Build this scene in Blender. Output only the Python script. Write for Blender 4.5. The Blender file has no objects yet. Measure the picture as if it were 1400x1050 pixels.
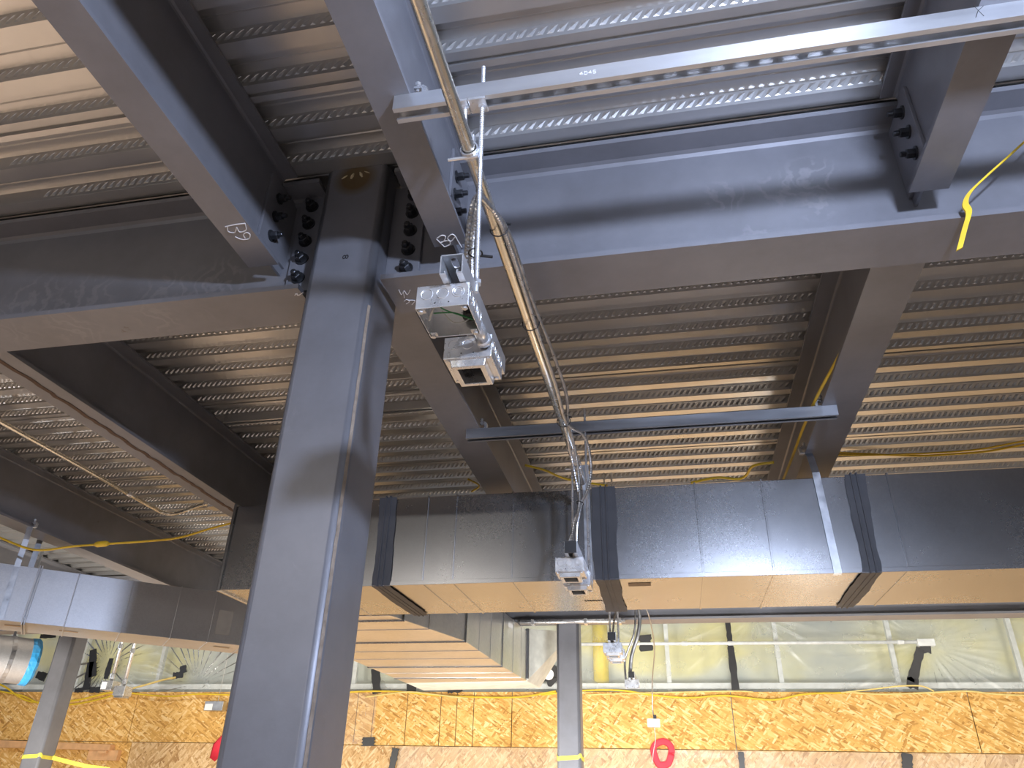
import bpy, bmesh, math, random
from mathutils import Vector, Matrix
random.seed(7)
SC = bpy.context.scene
COL = SC.collection

# ------------------------------------------------------------------ camera
F, YAW, PITCH, ROLL = 1020.0, -0.20886, 0.50455, 0.02578
CAM = Vector((0, 0, 1.6))
_f = Vector((math.sin(YAW)*math.cos(PITCH), math.cos(YAW)*math.cos(PITCH), math.sin(PITCH)))
_r = Vector((math.cos(YAW), -math.sin(YAW), 0))
_u = _r.cross(_f)
R_ = math.cos(ROLL)*_r + math.sin(ROLL)*_u
U_ = -math.sin(ROLL)*_r + math.cos(ROLL)*_u
cam = bpy.data.objects.new('camera', bpy.data.cameras.new('camera'))
COL.objects.link(cam)
cam.matrix_world = Matrix(((R_.x, U_.x, -_f.x, CAM.x), (R_.y, U_.y, -_f.y, CAM.y), (R_.z, U_.z, -_f.z, CAM.z), (0, 0, 0, 1)))
cam.data.sensor_width = 36
cam.data.lens = 36*F/1400
cam.data.clip_start = 0.02
SC.camera = cam

def at(px, py, **k):
    """measured point of the photograph -> place on a known plane of the building"""
    d = R_*((px-700)/F) + U_*(-(py-525)/F) + _f
    (a, v), = k.items()
    i = 'xyz'.index(a)
    return CAM + d*((v-CAM[i])/d[i])

# ------------------------------------------------------------------ materials
def mat(name):
    m = bpy.data.materials.new(name); m.use_nodes = True
    nt = m.node_tree
    return m, nt, nt.nodes['Principled BSDF']

def N(nt, typ, **kw):
    n = nt.nodes.new(typ)
    for k, v in kw.items():
        if k in n.inputs: n.inputs[k].default_value = v
        else: setattr(n, k, v)
    return n

def ramp(nt, stops, fac=None):
    r = nt.nodes.new('ShaderNodeValToRGB')
    e = r.color_ramp.elements
    while len(e) < len(stops): e.new(0.5)
    for i, (p, c) in enumerate(stops):
        e[i].position = p; e[i].color = (c[0], c[1], c[2], 1)
    if fac is not None: nt.links.new(fac, r.inputs[0])
    return r

def coords(nt, scale=(1, 1, 1), rot=(0, 0, 0), loc=(0, 0, 0), out='Object'):
    t = nt.nodes.new('ShaderNodeTexCoord'); m = nt.nodes.new('ShaderNodeMapping')
    m.inputs['Scale'].default_value = scale; m.inputs['Rotation'].default_value = rot; m.inputs['Location'].default_value = loc
    nt.links.new(t.outputs[out], m.inputs[0])
    return m.outputs[0]

def simple(name, col, rough=.5, metal=0, spec=.5):
    m, nt, b = mat(name)
    b.inputs['Base Color'].default_value = (*col, 1); b.inputs['Roughness'].default_value = rough
    b.inputs['Metallic'].default_value = metal; b.inputs['Specular IOR Level'].default_value = spec
    n = N(nt, 'ShaderNodeTexNoise', Scale=14.0, Detail=3.0)
    nt.links.new(coords(nt), n.inputs['Vector'])
    r = ramp(nt, [(.3, [c*.86 for c in col]), (.7, [min(1, c*1.1) for c in col])], n.outputs[0])
    nt.links.new(r.outputs[0], b.inputs['Base Color'])
    return m

def noisy_metal(name, c0, c1, rough, metal=1.0, scale=9.0, stretch=(1, 1, 1), bump=0.02, dr=.12, spangle=0.0):
    m, nt, b = mat(name)
    v = coords(nt, stretch)
    n = N(nt, 'ShaderNodeTexNoise', Scale=scale, Detail=5.0, Roughness=.6)
    nt.links.new(v, n.inputs['Vector'])
    fac = n.outputs[0]
    if spangle:
        vo = N(nt, 'ShaderNodeTexVoronoi', Scale=spangle)
        nt.links.new(coords(nt), vo.inputs['Vector'])
        bw = N(nt, 'ShaderNodeRGBToBW'); nt.links.new(vo.outputs['Color'], bw.inputs[0])
        mx = N(nt, 'ShaderNodeMath', operation='MULTIPLY_ADD'); nt.links.new(bw.outputs[0], mx.inputs[0]); mx.inputs[1].default_value = .25
        nt.links.new(n.outputs[0], mx.inputs[2]); fac = mx.outputs[0]
    r = ramp(nt, [(.3, c0), (.75, c1)], fac)
    nt.links.new(r.outputs[0], b.inputs['Base Color'])
    b.inputs['Metallic'].default_value = metal
    mr = N(nt, 'ShaderNodeMapRange'); nt.links.new(fac, mr.inputs[0])
    mr.inputs[1].default_value = .25; mr.inputs[2].default_value = .8
    mr.inputs[3].default_value = rough-dr; mr.inputs[4].default_value = rough+dr
    nt.links.new(mr.outputs[0], b.inputs['Roughness'])
    if bump:
        bp = N(nt, 'ShaderNodeBump', Strength=bump, Distance=.02)
        nt.links.new(n.outputs[0], bp.inputs['Height']); nt.links.new(bp.outputs[0], b.inputs['Normal'])
    return m

def steel_mat(name='primed_steel', smears=(), burn=None):
    m, nt, b = mat(name)
    n = N(nt, 'ShaderNodeTexNoise', Scale=3.5, Detail=7.0, Roughness=.65); nt.links.new(coords(nt), n.inputs['Vector'])
    r = ramp(nt, [(.28, (.165, .168, .185)), (.55, (.20, .205, .228)), (.8, (.235, .24, .262))], n.outputs[0])
    # dusty wipe marks and rust specks of their own shape
    n2 = N(nt, 'ShaderNodeTexNoise', Scale=5.0, Detail=8.0, Roughness=.75, Distortion=1.2); nt.links.new(coords(nt, (1, 1, 2.2), loc=(3, 1, 0)), n2.inputs['Vector'])
    m2 = ramp(nt, [(.64, (0, 0, 0)), (.78, (.42, .42, .42))], n2.outputs[0])
    mx = N(nt, 'ShaderNodeMixRGB'); mx.inputs['Color2'].default_value = (.30, .30, .32, 1)
    nt.links.new(m2.outputs[0], mx.inputs[0]); nt.links.new(r.outputs[0], mx.inputs['Color1'])
    n3 = N(nt, 'ShaderNodeTexNoise', Scale=11.0, Detail=6.0, Roughness=.7); nt.links.new(coords(nt, loc=(9, 4, 2)), n3.inputs['Vector'])
    m3 = ramp(nt, [(.70, (0, 0, 0)), (.76, (.7, .7, .7))], n3.outputs[0])
    mx2 = N(nt, 'ShaderNodeMixRGB'); mx2.inputs['Color2'].default_value = (.10, .065, .045, 1)
    nt.links.new(m3.outputs[0], mx2.inputs[0]); nt.links.new(mx.outputs[0], mx2.inputs['Color1'])
    colr = mx2.outputs[0]
    def near(c, r):
        t = nt.nodes.new('ShaderNodeTexCoord'); d = N(nt, 'ShaderNodeVectorMath', operation='DISTANCE'); d.inputs[1].default_value = c
        nt.links.new(t.outputs['Object'], d.inputs[0])
        mr = N(nt, 'ShaderNodeMapRange'); mr.inputs[1].default_value = r; mr.inputs[2].default_value = r*.55; nt.links.new(d.outputs['Value'], mr.inputs[0])
        return mr.outputs[0]
    for c, r in smears:        # dusty hand wipes
        wv = N(nt, 'ShaderNodeTexWave', Scale=5.0, Distortion=22.0, Detail=4.0); wv.inputs['Detail Scale'].default_value = 1.6
        nt.links.new(coords(nt, loc=(c[0]*3, 0, c[2])), wv.inputs['Vector'])
        rp = ramp(nt, [(.55, (0, 0, 0)), (1.0, (.30, .30, .30))], wv.outputs['Color'])
        ml = N(nt, 'ShaderNodeMath', operation='MULTIPLY'); nt.links.new(rp.outputs[0], ml.inputs[0]); nt.links.new(near(c, r), ml.inputs[1])
        mm = N(nt, 'ShaderNodeMixRGB'); mm.inputs['Color2'].default_value = (.36, .36, .38, 1); nt.links.new(ml.outputs[0], mm.inputs[0]); nt.links.new(colr, mm.inputs['Color1']); colr = mm.outputs[0]
    if burn:
        mm = N(nt, 'ShaderNodeMixRGB'); mm.inputs['Color2'].default_value = (.13, .085, .03, 1); nt.links.new(near(*burn), mm.inputs[0]); nt.links.new(colr, mm.inputs['Color1']); colr = mm.outputs[0]
    nt.links.new(colr, b.inputs['Base Color'])
    b.inputs['Roughness'].default_value = .42; b.inputs['Metallic'].default_value = .25; b.inputs['Specular IOR Level'].default_value = .5
    bp = N(nt, 'ShaderNodeBump', Strength=.05, Distance=.01); nt.links.new(n2.outputs[0], bp.inputs['Height']); nt.links.new(bp.outputs[0], b.inputs['Normal'])
    return m

def osb_mat(name, ramp_cols, seed=0.0, rot0=0.0):
    m, nt, b = mat(name)
    col = None
    for i, (ang, sc) in enumerate(((.25, 42), (-.45, 46), (.9, 40), (2.6, 50))):
        v = coords(nt, (1, 1, 1), (0, ang+rot0, 0), (seed+i*3.1, seed, i*1.7))
        st = N(nt, 'ShaderNodeMapping'); st.inputs['Scale'].default_value = (.24, .2, 1.25); nt.links.new(v, st.inputs[0])
        wn = N(nt, 'ShaderNodeTexNoise', Scale=3.0, Detail=2.0); nt.links.new(st.outputs[0], wn.inputs['Vector'])
        ad = N(nt, 'ShaderNodeMixRGB', blend_type='ADD'); ad.inputs[0].default_value = .12
        nt.links.new(st.outputs[0], ad.inputs['Color1']); nt.links.new(wn.outputs['Color'], ad.inputs['Color2'])
        vo = N(nt, 'ShaderNodeTexVoronoi', Scale=float(sc)); nt.links.new(ad.outputs[0], vo.inputs['Vector'])
        bw = N(nt, 'ShaderNodeSeparateColor'); nt.links.new(vo.outputs['Color'], bw.inputs[0])
        r = ramp(nt, ramp_cols, bw.outputs[0])
        if col is None: col = r.outputs[0]
        else:
            sel = N(nt, 'ShaderNodeMath', operation='GREATER_THAN'); sel.inputs[1].default_value = .55
            nt.links.new(bw.outputs[1], sel.inputs[0])
            mx = N(nt, 'ShaderNodeMixRGB'); nt.links.new(sel.outputs[0], mx.inputs[0])
            nt.links.new(col, mx.inputs['Color1']); nt.links.new(r.outputs[0], mx.inputs['Color2']); col = mx.outputs[0]
    nt.links.new(col, b.inputs['Base Color']); b.inputs['Roughness'].default_value = .7; b.inputs['Specular IOR Level'].default_value = .25
    return m

def film_mat(name, alpha, tint, rough=.16):
    m, nt, b = mat(name)
    out = nt.nodes['Material Output']
    tr = N(nt, 'ShaderNodeBsdfTransparent'); tl = N(nt, 'ShaderNodeBsdfTranslucent'); df = N(nt, 'ShaderNodeBsdfDiffuse'); gl = N(nt, 'ShaderNodeBsdfGlossy')
    tl.inputs[0].default_value = (*tint, 1); df.inputs[0].default_value = (*tint, 1); gl.inputs['Roughness'].default_value = rough
    a = N(nt, 'ShaderNodeMixShader'); a.inputs[0].default_value = .5; nt.links.new(df.outputs[0], a.inputs[1]); nt.links.new(tl.outputs[0], a.inputs[2])
    fr = N(nt, 'ShaderNodeFresnel', IOR=1.32)
    c = N(nt, 'ShaderNodeMixShader'); n = N(nt, 'ShaderNodeTexNoise', Scale=4.0, Detail=4.0); nt.links.new(coords(nt), n.inputs['Vector'])
    mr = N(nt, 'ShaderNodeMapRange'); nt.links.new(n.outputs[0], mr.inputs[0]); mr.inputs[1].default_value = .3; mr.inputs[2].default_value = .7
    mr.inputs[3].default_value = alpha-.08; mr.inputs[4].default_value = alpha+.08
    nt.links.new(mr.outputs[0], c.inputs[0]); nt.links.new(tr.outputs[0], c.inputs[1]); nt.links.new(a.outputs[0], c.inputs[2])
    e = N(nt, 'ShaderNodeMixShader'); nt.links.new(fr.outputs[0], e.inputs[0]); nt.links.new(c.outputs[0], e.inputs[1]); nt.links.new(gl.outputs[0], e.inputs[2])
    nt.links.new(e.outputs[0], out.inputs[0])
    return m

STEEL = steel_mat()
STEELR = steel_mat('primed_steel_wiped', [((.24, 1.64, 3.07), .07), ((.38, 1.64, 3.07), .07), ((.47, 1.64, 3.10), .09), ((.47, 1.64, 3.0), .06), ((.30, 1.64, 2.91), .06)])
STEELL = steel_mat('primed_steel_smeared', [((-1.75, 1.64, 2.93), .14), ((-1.45, 1.64, 2.92), .12), ((-1.28, 1.64, 2.95), .12), ((-1.95, 1.64, 2.95), .14)])
STEELC = steel_mat('primed_steel_burnt', (), ((-.832, 1.552, 3.235), .075))
DECK = noisy_metal('galvanised_deck', (.56, .56, .56), (.64, .64, .63), .31, metal=.82, scale=3, stretch=(1, 1, 1), bump=0, dr=.04)
DUCT = noisy_metal('galvanised_duct', (.36, .37, .385), (.46, .47, .485), .265, metal=1.0, scale=2.2, bump=.012, dr=.012, spangle=170)
DUCTDULL = noisy_metal('dull_duct', (.44, .45, .47), (.56, .57, .59), .40, metal=.85, scale=2.2, bump=.012, dr=.02, spangle=150)
DUCTLITE = noisy_metal('bright_duct', (.62, .63, .64), (.78, .78, .78), .32, scale=4, bump=.03, dr=.05, spangle=70)
ZINC = noisy_metal('zinc_plate', (.66, .68, .71), (.76, .78, .80), .38, metal=.9, scale=25, bump=.0, dr=.05, stretch=(.15, 1, 1))
ZINCM = noisy_metal('electroplated_steel', (.66, .68, .71), (.82, .84, .86), .30, metal=.85, scale=30, bump=.02, dr=.08)
EMT = noisy_metal('emt_conduit', (.70, .67, .58), (.84, .81, .73), .27, scale=12, bump=.01, dr=.07)
MC = noisy_metal('armoured_cable', (.50, .50, .50), (.72, .72, .72), .34, scale=40, bump=.02)
BOLT = noisy_metal('black_bolt', (.035, .037, .042), (.075, .078, .085), .38, metal=.7, scale=60)
SEAL = simple('duct_sealant', (.075, .078, .088), .62)
GREYSTRAP = noisy_metal('strap_metal', (.45, .47, .5), (.62, .64, .67), .38, scale=20)
CHALK = simple('white_chalk', (.72, .72, .72), .9)
BLACK = simple('black_plastic', (.012, .012, .013), .5)
BLACKTAPE = simple('black_tape', (.018, .018, .02), .42)
YELLOW = simple('yellow_cord', (.72, .50, .03), .45)
PALEY = simple('pale_cord', (.76, .60, .22), .5)
TAPE = simple('yellow_tape', (.75, .66, .08), .5)
GREENW = simple('green_wire', (.03, .22, .07), .4)
WHITEW = simple('white_wire', (.55, .55, .52), .4)
RED = simple('red_paint', (.75, .03, .06), .6)
LABEL = simple('paper_label', (.30, .22, .14), .7)
WHITE = simple('white_label', (.82, .84, .86), .6)
WHITEMETAL = simple('white_coated_stud', (.74, .78, .78), .45)
BLUE = simple('blue_wrap', (.03, .24, .50), .35)
LUMBER = simple('pine_board', (.66, .38, .18), .7)
YPIPE = simple('yellow_pipe', (.85, .66, .04), .5)
FOIL = noisy_metal('foil_wrap', (.6, .6, .6), (.85, .85, .85), .25, scale=12, bump=.6)
SEAMRUST = noisy_metal('weld_seam', (.20, .155, .115), (.36, .30, .24), .6, metal=.2, scale=30, bump=.3)
OSB = osb_mat('osb', [(0, (.40, .20, .05)), (.18, (.58, .32, .085)), (.5, (.70, .41, .12)), (.8, (.80, .52, .19)), (1, (.87, .64, .32))])
OSBLOW = osb_mat('osb_vertical_strands', [(0, (.38, .21, .08)), (.2, (.55, .34, .15)), (.6, (.66, .44, .21)), (1, (.78, .58, .34))], 5.0, 1.4)
FILM = film_mat('plastic_film', .26, (.76, .80, .78), .24)
FILMLOW = film_mat('plastic_film_low', .20, (.80, .78, .76), .3)
FLOORM = simple('plywood_floor', (.58, .46, .36), .6)

def insulation_mat():
    m, nt, b = mat('insulation_batts')
    n = N(nt, 'ShaderNodeTexNoise', Scale=.9, Detail=3.0, Roughness=.5); nt.links.new(coords(nt, (1.0, 1, 1.6), loc=(2.3, 0, .4)), n.inputs['Vector'])
    tc = N(nt, 'ShaderNodeTexCoord'); sp = N(nt, 'ShaderNodeSeparateXYZ'); nt.links.new(tc.outputs['Object'], sp.inputs[0])
    zr = N(nt, 'ShaderNodeMapRange'); nt.links.new(sp.outputs[2], zr.inputs[0]); zr.inputs[1].default_value = 2.65; zr.inputs[2].default_value = 3.0; zr.inputs[3].default_value = -.16; zr.inputs[4].default_value = .05
    ad = N(nt, 'ShaderNodeMath', operation='ADD'); nt.links.new(n.outputs[0], ad.inputs[0]); nt.links.new(zr.outputs[0], ad.inputs[1])
    r = ramp(nt, [(.38, (.50, .54, .52)), (.50, (.70, .72, .58)), (.62, (.86, .81, .40))], ad.outputs[0])
    nt.links.new(r.outputs[0], b.inputs['Base Color']); b.inputs['Roughness'].default_value = .9
    return m
INSUL = insulation_mat()

# ------------------------------------------------------------------ mesh helpers
class MB:
    def __init__(s): s.bm = bmesh.new()
    def box(s, x0, x1, y0, y1, z0, z1):
        v = [s.bm.verts.new((x, y, z)) for x in (x0, x1) for y in (y0, y1) for z in (z0, z1)]
        for q in ((0, 1, 3, 2), (4, 6, 7, 5), (0, 4, 5, 1), (2, 3, 7, 6), (0, 2, 6, 4), (1, 5, 7, 3)):
            s.bm.faces.new([v[i] for i in q])
        return s
    def quad(s, *p):
        s.bm.faces.new([s.bm.verts.new(q) for q in p]); return s
    def prism(s, poly, a, b, axis='x', cap=True):
        """poly in the two other axes, extruded a..b along axis"""
        def P(u, v, t):
            return {'x': (t, u, v), 'y': (u, t, v), 'z': (u, v, t)}[axis]
        A = [s.bm.verts.new(P(u, v, a)) for u, v in poly]; B = [s.bm.verts.new(P(u, v, b)) for u, v in poly]
        n = len(poly)
        for i in range(n): s.bm.faces.new((A[i], A[(i+1) % n], B[(i+1) % n], B[i]))
        if cap: s.bm.faces.new(A[::-1]); s.bm.faces.new(B)
        return s
    def hull(s, bottom, top):
        A = [s.bm.verts.new(p) for p in bottom]; B = [s.bm.verts.new(p) for p in top]; n = len(A)
        for i in range(n): s.bm.faces.new((A[i], A[(i+1) % n], B[(i+1) % n], B[i]))
        s.bm.faces.new(A[::-1]); s.bm.faces.new(B); return s
    def tube(s, pts, r, seg=10, cap=True, radii=None):
        pts = [Vector(p) for p in pts]; rings = []; up = None
        for i, p in enumerate(pts):
            t = (pts[min(i+1, len(pts)-1)]-pts[max(i-1, 0)]).normalized()
            if up is None: up = t.orthogonal().normalized()
            up = (up - t*up.dot(t)).normalized(); w = t.cross(up)
            rr = radii[i] if radii else r
            rings.append([s.bm.verts.new(p+up*(rr*math.cos(2*math.pi*k/seg))+w*(rr*math.sin(2*math.pi*k/seg))) for k in range(seg)])
        for a, b in zip(rings, rings[1:]):
            for k in range(seg): s.bm.faces.new((a[k], a[(k+1) % seg], b[(k+1) % seg], b[k]))
        if cap: s.bm.faces.new(rings[0][::-1]); s.bm.faces.new(rings[-1])
        return s
    def cyl(s, p, q, r, seg=16): return s.tube([p, q], r, seg)
    def strip(s, pts, side, w, th=.002, nrm=(0, 0, 1)):
        """ribbon of width w along pts"""
        side = Vector(side).normalized()*w/2; nr = Vector(nrm)*th
        L = []
        for p in pts:
            p = Vector(p); L.append([s.bm.verts.new(p+side*a+nr*b) for a, b in ((-1, 0), (1, 0), (1, 1), (-1, 1))])
        for a, b in zip(L, L[1:]):
            for k in range(4): s.bm.faces.new((a[k], a[(k+1) % 4], b[(k+1) % 4], b[k]))
        s.bm.faces.new(L[0][::-1]); s.bm.faces.new(L[-1]); return s
    def obj(s, name, m, parent=None, smooth=False, bevel=0, loc=None, solid=0):
        bmesh.ops.recalc_face_normals(s.bm, faces=s.bm.faces)
        me = bpy.data.meshes.new(name)
        if loc is not None: bmesh.ops.translate(s.bm, verts=s.bm.verts, vec=-Vector(loc))
        s.bm.to_mesh(me); s.bm.free()
        o = bpy.data.objects.new(name, me); COL.objects.link(o)
        for q in (m if isinstance(m, (list, tuple)) else [m]): me.materials.append(q)
        if loc is not None: o.location = loc
        if parent is not None:
            o.parent = parent
            bpy_parent_fix(o, parent)
        if smooth:
            for p in me.polygons: p.use_smooth = True
        if solid:
            md = o.modifiers.new('solid', 'SOLIDIFY'); md.thickness = solid; md.offset = 0
        if bevel:
            md = o.modifiers.new('bevel', 'BEVEL'); md.width = bevel; md.segments = 2; md.limit_method = 'ANGLE'
        return o

def wloc(o):
    v = Vector(o.location); p = o.parent
    while p is not None: v += Vector(p.location); p = p.parent
    return v
def bpy_parent_fix(o, parent):
    o.location = Vector(o.location) - wloc(parent)

def tag(o, label, cat, group=None, kind=None):
    o['label'] = label
    if cat: o['category'] = cat
    if group: o['group'] = group
    if kind: o['kind'] = kind
    return o
def structure(o, label=None):
    o['kind'] = 'structure'
    if label: o['label'] = label
    return o
def empty(name, loc, label, cat, group=None):
    o = bpy.data.objects.new(name, None); COL.objects.link(o); o.location = loc; o.empty_display_size = .05
    return tag(o, label, cat, group)

def catmull(pts, n=8):
    P = [Vector(p) for p in pts]; P = [2*P[0]-P[1]] + P + [2*P[-1]-P[-2]]; out = []
    for i in range(1, len(P)-2):
        a, b, c, d = P[i-1:i+3]
        for k in range(n):
            t = k/n
            out.append(.5*((2*b)+(c-a)*t+(2*a-5*b+4*c-d)*t*t+(-a+3*b-3*c+d)*t**3))
    out.append(P[-2]); return out

def ibeam_poly(c, b, z0, z1, tf, tw, fil=.012):
    h = b/2; w = tw/2
    def fl(sx, zz, dz):   # root fillet points
        return [(c+sx*(w+fil), zz), (c+sx*(w+fil*.3), zz+dz*fil*.3), (c+sx*w, zz+dz*fil)]
    p = [(c-h, z0), (c+h, z0), (c+h, z0+tf)] + fl(1, z0+tf, 1) + fl(1, z1-tf, -1)[::-1] + [(c+h, z1-tf), (c+h, z1), (c-h, z1), (c-h, z1-tf)]
    p += fl(-1, z1-tf, -1) + fl(-1, z0+tf, 1)[::-1] + [(c-h, z0+tf)]
    return p

def bolt(p, d, parent, r=.0155, name='bolt'):
    """structural bolt end: washer, hex nut, shank stub, pointing along d from p"""
    p = Vector(p); d = Vector(d); m = MB()
    m.tube([p, p+d*.004], r*1.35, 16)
    a = d.orthogonal().normalized()
    m.tube([p+d*.004, p+d*.022, p+d*.024], r, 6, radii=[r, r, r*.86])
    m.tube([p+d*.023, p+d*.036, p+d*.038], r*.55, 12, radii=[r*.55, r*.55, r*.42])
    return m.obj(name, BOLT, parent)

# ------------------------------------------------------------------ setting: floor, back wall, ceiling deck
structure(MB().box(-11, 7, -6, 9, -.1, 0).obj('floor', FLOORM), 'tan plywood floor')
structure(MB().box(-11, 7, 8.75, 8.9, 0, 3.5).obj('wall_back', INSUL), 'pale insulated wall with yellow batts behind the plastic film')

P0, PITCHD, DX0, DX1 = 1.271, .1428, -9.5, 5.5
ZB, ZT = 3.28, 3.318
def deck():
    m = MB(); bm = m.bm
    ys = []
    i0, i1 = -34, 50
    prev = None
    def add(y, z, mi=0):
        nonlocal prev
        a = bm.verts.new((DX0, y, z)); b = bm.verts.new((DX1, y, z))
        if prev: bm.faces.new((prev[0], prev[1], b, a))
        prev = (a, b)
    webs = []
    for i in range(i0, i1):
        y = P0 + i*PITCHD            # end of a bottom flange (far edge)
        seam = (i % 6 == 0)
        if seam:                      # side lap of two sheets: lip, groove, lip
            add(y-.058, ZB); add(y-.033, ZB); add(y-.032, ZB+.014); add(y-.020, ZB+.014); add(y-.019, ZB+.001); add(y, ZB)
        else:
            add(y-.046, ZB); add(y, ZB)
        add(y+.013, ZT)
        # small stiffening crease in the top flange
        add(y+.040, ZT); add(y+.043, ZT+.003); add(y+.046, ZT)
        yt, yb = y+PITCHD-.046-.012, y+PITCHD-.046
        if (i+1) % 6 == 0: yt -= .012; yb -= .012
        add(yt, ZT)
        webs.append((yt, yb))
    # embossed slanting ridges on the webs that face the camera
    for yt, yb in webs:
        if not (.45 < yb < 5.4): continue
        xa, xb = (-1.9, 1.6) if yb < 1.6 else (-4.6, 3.0)
        n = int((xb-xa)/.026)
        e = Vector((0, yb-yt, ZB-ZT)).normalized(); nn = Vector((0, -abs(e.z), -abs(e.y)*1.0)).normalized()
        for k in range(n):
            x = xa+k*.0265
            q0 = Vector((x+.010, yt, ZT))+e*.007; q1 = Vector((x-.005, yt, ZT))+e*.030
            far = yb > 1.7; w = Vector((.0085 if not far else .0075, 0, 0)); h = nn*(.0024 if not far else .0040)
            v = [bm.verts.new(q) for q in (q0-w, q0+w, q1+w, q1-w)]
            t0 = bm.verts.new(q0+e*.005+h); t1 = bm.verts.new(q1-e*.005+h)
            bm.faces.new((v[0], t0, t1, v[3])); bm.faces.new((v[1], v[2], t1, t0)); bm.faces.new((v[0], v[1], t0)); bm.faces.new((v[2], v[3], t1))
    return m.obj('ceiling', DECK)
structure(deck(), 'galvanised ribbed steel floor deck overhead')
structure(MB().box(DX0, DX1, -3.6, 8.4, ZT+.02, ZT+.12).obj('trim_1', simple('concrete_slab', (.3, .3, .3), .9)), 'concrete slab over the deck')

# ------------------------------------------------------------------ steel frame
GT = ZB-.001        # top of steel
def rounded_rect(x0, x1, y0, y1, r, n=6):
    p = []
    for cx, cy, a in ((x1-r, y1-r, 0), (x0+r, y1-r, 90), (x0+r, y0+r, 180), (x1-r, y0+r, 270)):
        for k in range(n+1):
            t = math.radians(a+90*k/n); p.append((cx+r*math.cos(t), cy+r*math.sin(t)))
    return p
def column(x0, x1, y0, y1, label, r=.024, ztop=GT, material=None):
    m = MB(); m.prism(rounded_rect(x0, x1, y0, y1, r), 0, ztop, 'z')
    o = m.obj('steel_column', material or STEEL)
    for p in o.data.polygons: p.use_smooth = len(p.vertices) == 4
    # flat faces stay flat: shade by angle through edge normals
    md = o.modifiers.new('wn', 'WEIGHTED_NORMAL'); md.keep_sharp = False
    tag(o, label, 'column', 'square steel columns')
    b = MB().box(x0-.07, x1+.07, y0-.07, y1+.07, 0, .02).obj('base_plate', STEEL, o)
    return o
CX0, CX1, CY0, CY1 = -.933, -.730, 1.552, 1.755
col_main = column(CX0, CX1, CY0, CY1, 'large grey square steel column in the foreground under the girder joint', material=STEELC)
# weld seam down the right-hand side face, with a rusty line
seam = MB()
zz = 0.0; sp = []
while zz < 2.78:
    sp.append((CX1-.0046+random.uniform(-.0004, .0004), CY0+.0094+random.uniform(-.0006, .0006), zz)); zz += .03
seam.strip(sp, (.6, .8, 0), .0085, .0012, (.8, -.6, 0)); so = seam.obj('weld_seam', SEAMRUST, col_main); so['label'] = 'rusty brown weld line'
# tabs welded on the column that carry the girders
tl = MB().box(-1.042, CX0, 1.627, 1.639, 2.888, 3.245).obj('shear_tab', STEEL, col_main, bevel=.002)
tr = MB().box(CX1, -.628, 1.627, 1.639, 2.888, 3.245).obj('shear_tab', STEEL, col_main, bevel=.002)
# dark handwritten mark and the bright weld burns at the column head
m = MB()
for cx in (-.826, -.818): m.tube([Vector((cx+.004*math.cos(a), CY0-.001, 2.931+.006*math.sin(a))) for a in [k*math.pi/5 for k in range(11)]], .0012, 6)
m.obj('pen_mark', BLACK, col_main)
m = MB()
for dx0, dz0, dx1, dz1, w in ((-.028, -.012, -.045, -.024, .0025), (-.008, -.008, -.014, -.028, .005), (.012, -.006, .022, -.026, .005), (.026, -.004, .044, -.014, .002)):
    c = Vector((-.832, CY0-.001, 3.262)); m.tube([c+Vector((dx0, 0, dz0)), c+Vector(((dx0+dx1)/2, 0, (dz0+dz1)/2)), c+Vector((dx1, 0, dz1))], w, 8, radii=[w*.4, w, w*.5])
m.obj('weld_burn', simple('burnt_primer', (.62, .55, .36), .8), col_main)

column(-.855, -.680, 5.92, 6.095, 'far square steel column rising behind the main duct', ztop=2.7995)
column(-5.29, -5.115, 5.92, 6.095, 'square steel column at far left below the slanting duct', ztop=2.7995)

def girder(x0, x1, yc, label, bolts=(), name='steel_girder', z0=2.845, material=None):
    m = MB(); m.prism(ibeam_poly(yc, .17, z0, GT-.015, .016, .012, .016), x0, x1, 'x')
    o = m.obj(name, material or STEEL); tag(o, label, 'steel beam')
    for x, z in bolts: bolt((x, 1.627, z), (0, -1, 0), o)
    return o
GYC = 1.645
gl = girder(-7.0, -.958, GYC, 'deep steel girder running left from the foreground column', [(-1.003, z) for z in (2.934, 3.005, 3.073, 3.142, 3.212)], material=STEELL)
gr = girder(-.712, 5.0, GYC, 'deep steel girder running right from the foreground column, lit blue-grey', [(-.666, z) for z in (2.926, 2.995, 3.067, 3.136, 3.206)], material=STEELR)
girder(-9.0, 5.0, 6.0075-.0, 'far steel girder seen just under the rear edge of the main duct', name='steel_girder', z0=2.80)
def chalk(strokes, plane, parent, r=.0016, label=None):
    m = MB()
    for st in strokes:
        pts = [at(x, y, **plane) for x, y in st]
        if len(pts) > 2: pts = catmull(pts, 4)
        m.tube(pts, r, 6)
    o = m.obj('chalk_mark', CHALK, parent)
    if label: o['label'] = label
    return o
def zs(pts, s, ox, oy): return [(ox+x/s, oy+y/s) for x, y in pts]
Z6 = lambda *p: zs(p, 4.2, 350, 200)
Z1 = lambda *p: zs(p, 2.8, 0, 0)
chalk([Z6((820, 825), (835, 852), (850, 830), (868, 852), (885, 826)), Z6((850, 890), (865, 880), (880, 893), (862, 905)), Z6((872, 884), (912, 886), (895, 910)), Z6((846, 838), (852, 870))], dict(z=2.844), gr, .0011, 'white chalk scribble B39')
chalk([Z6((222, 856), (236, 845), (240, 858), (270, 840)), Z6((225, 846), (250, 856))], dict(z=2.844), gl, .0011, 'white chalk scribble')

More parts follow.
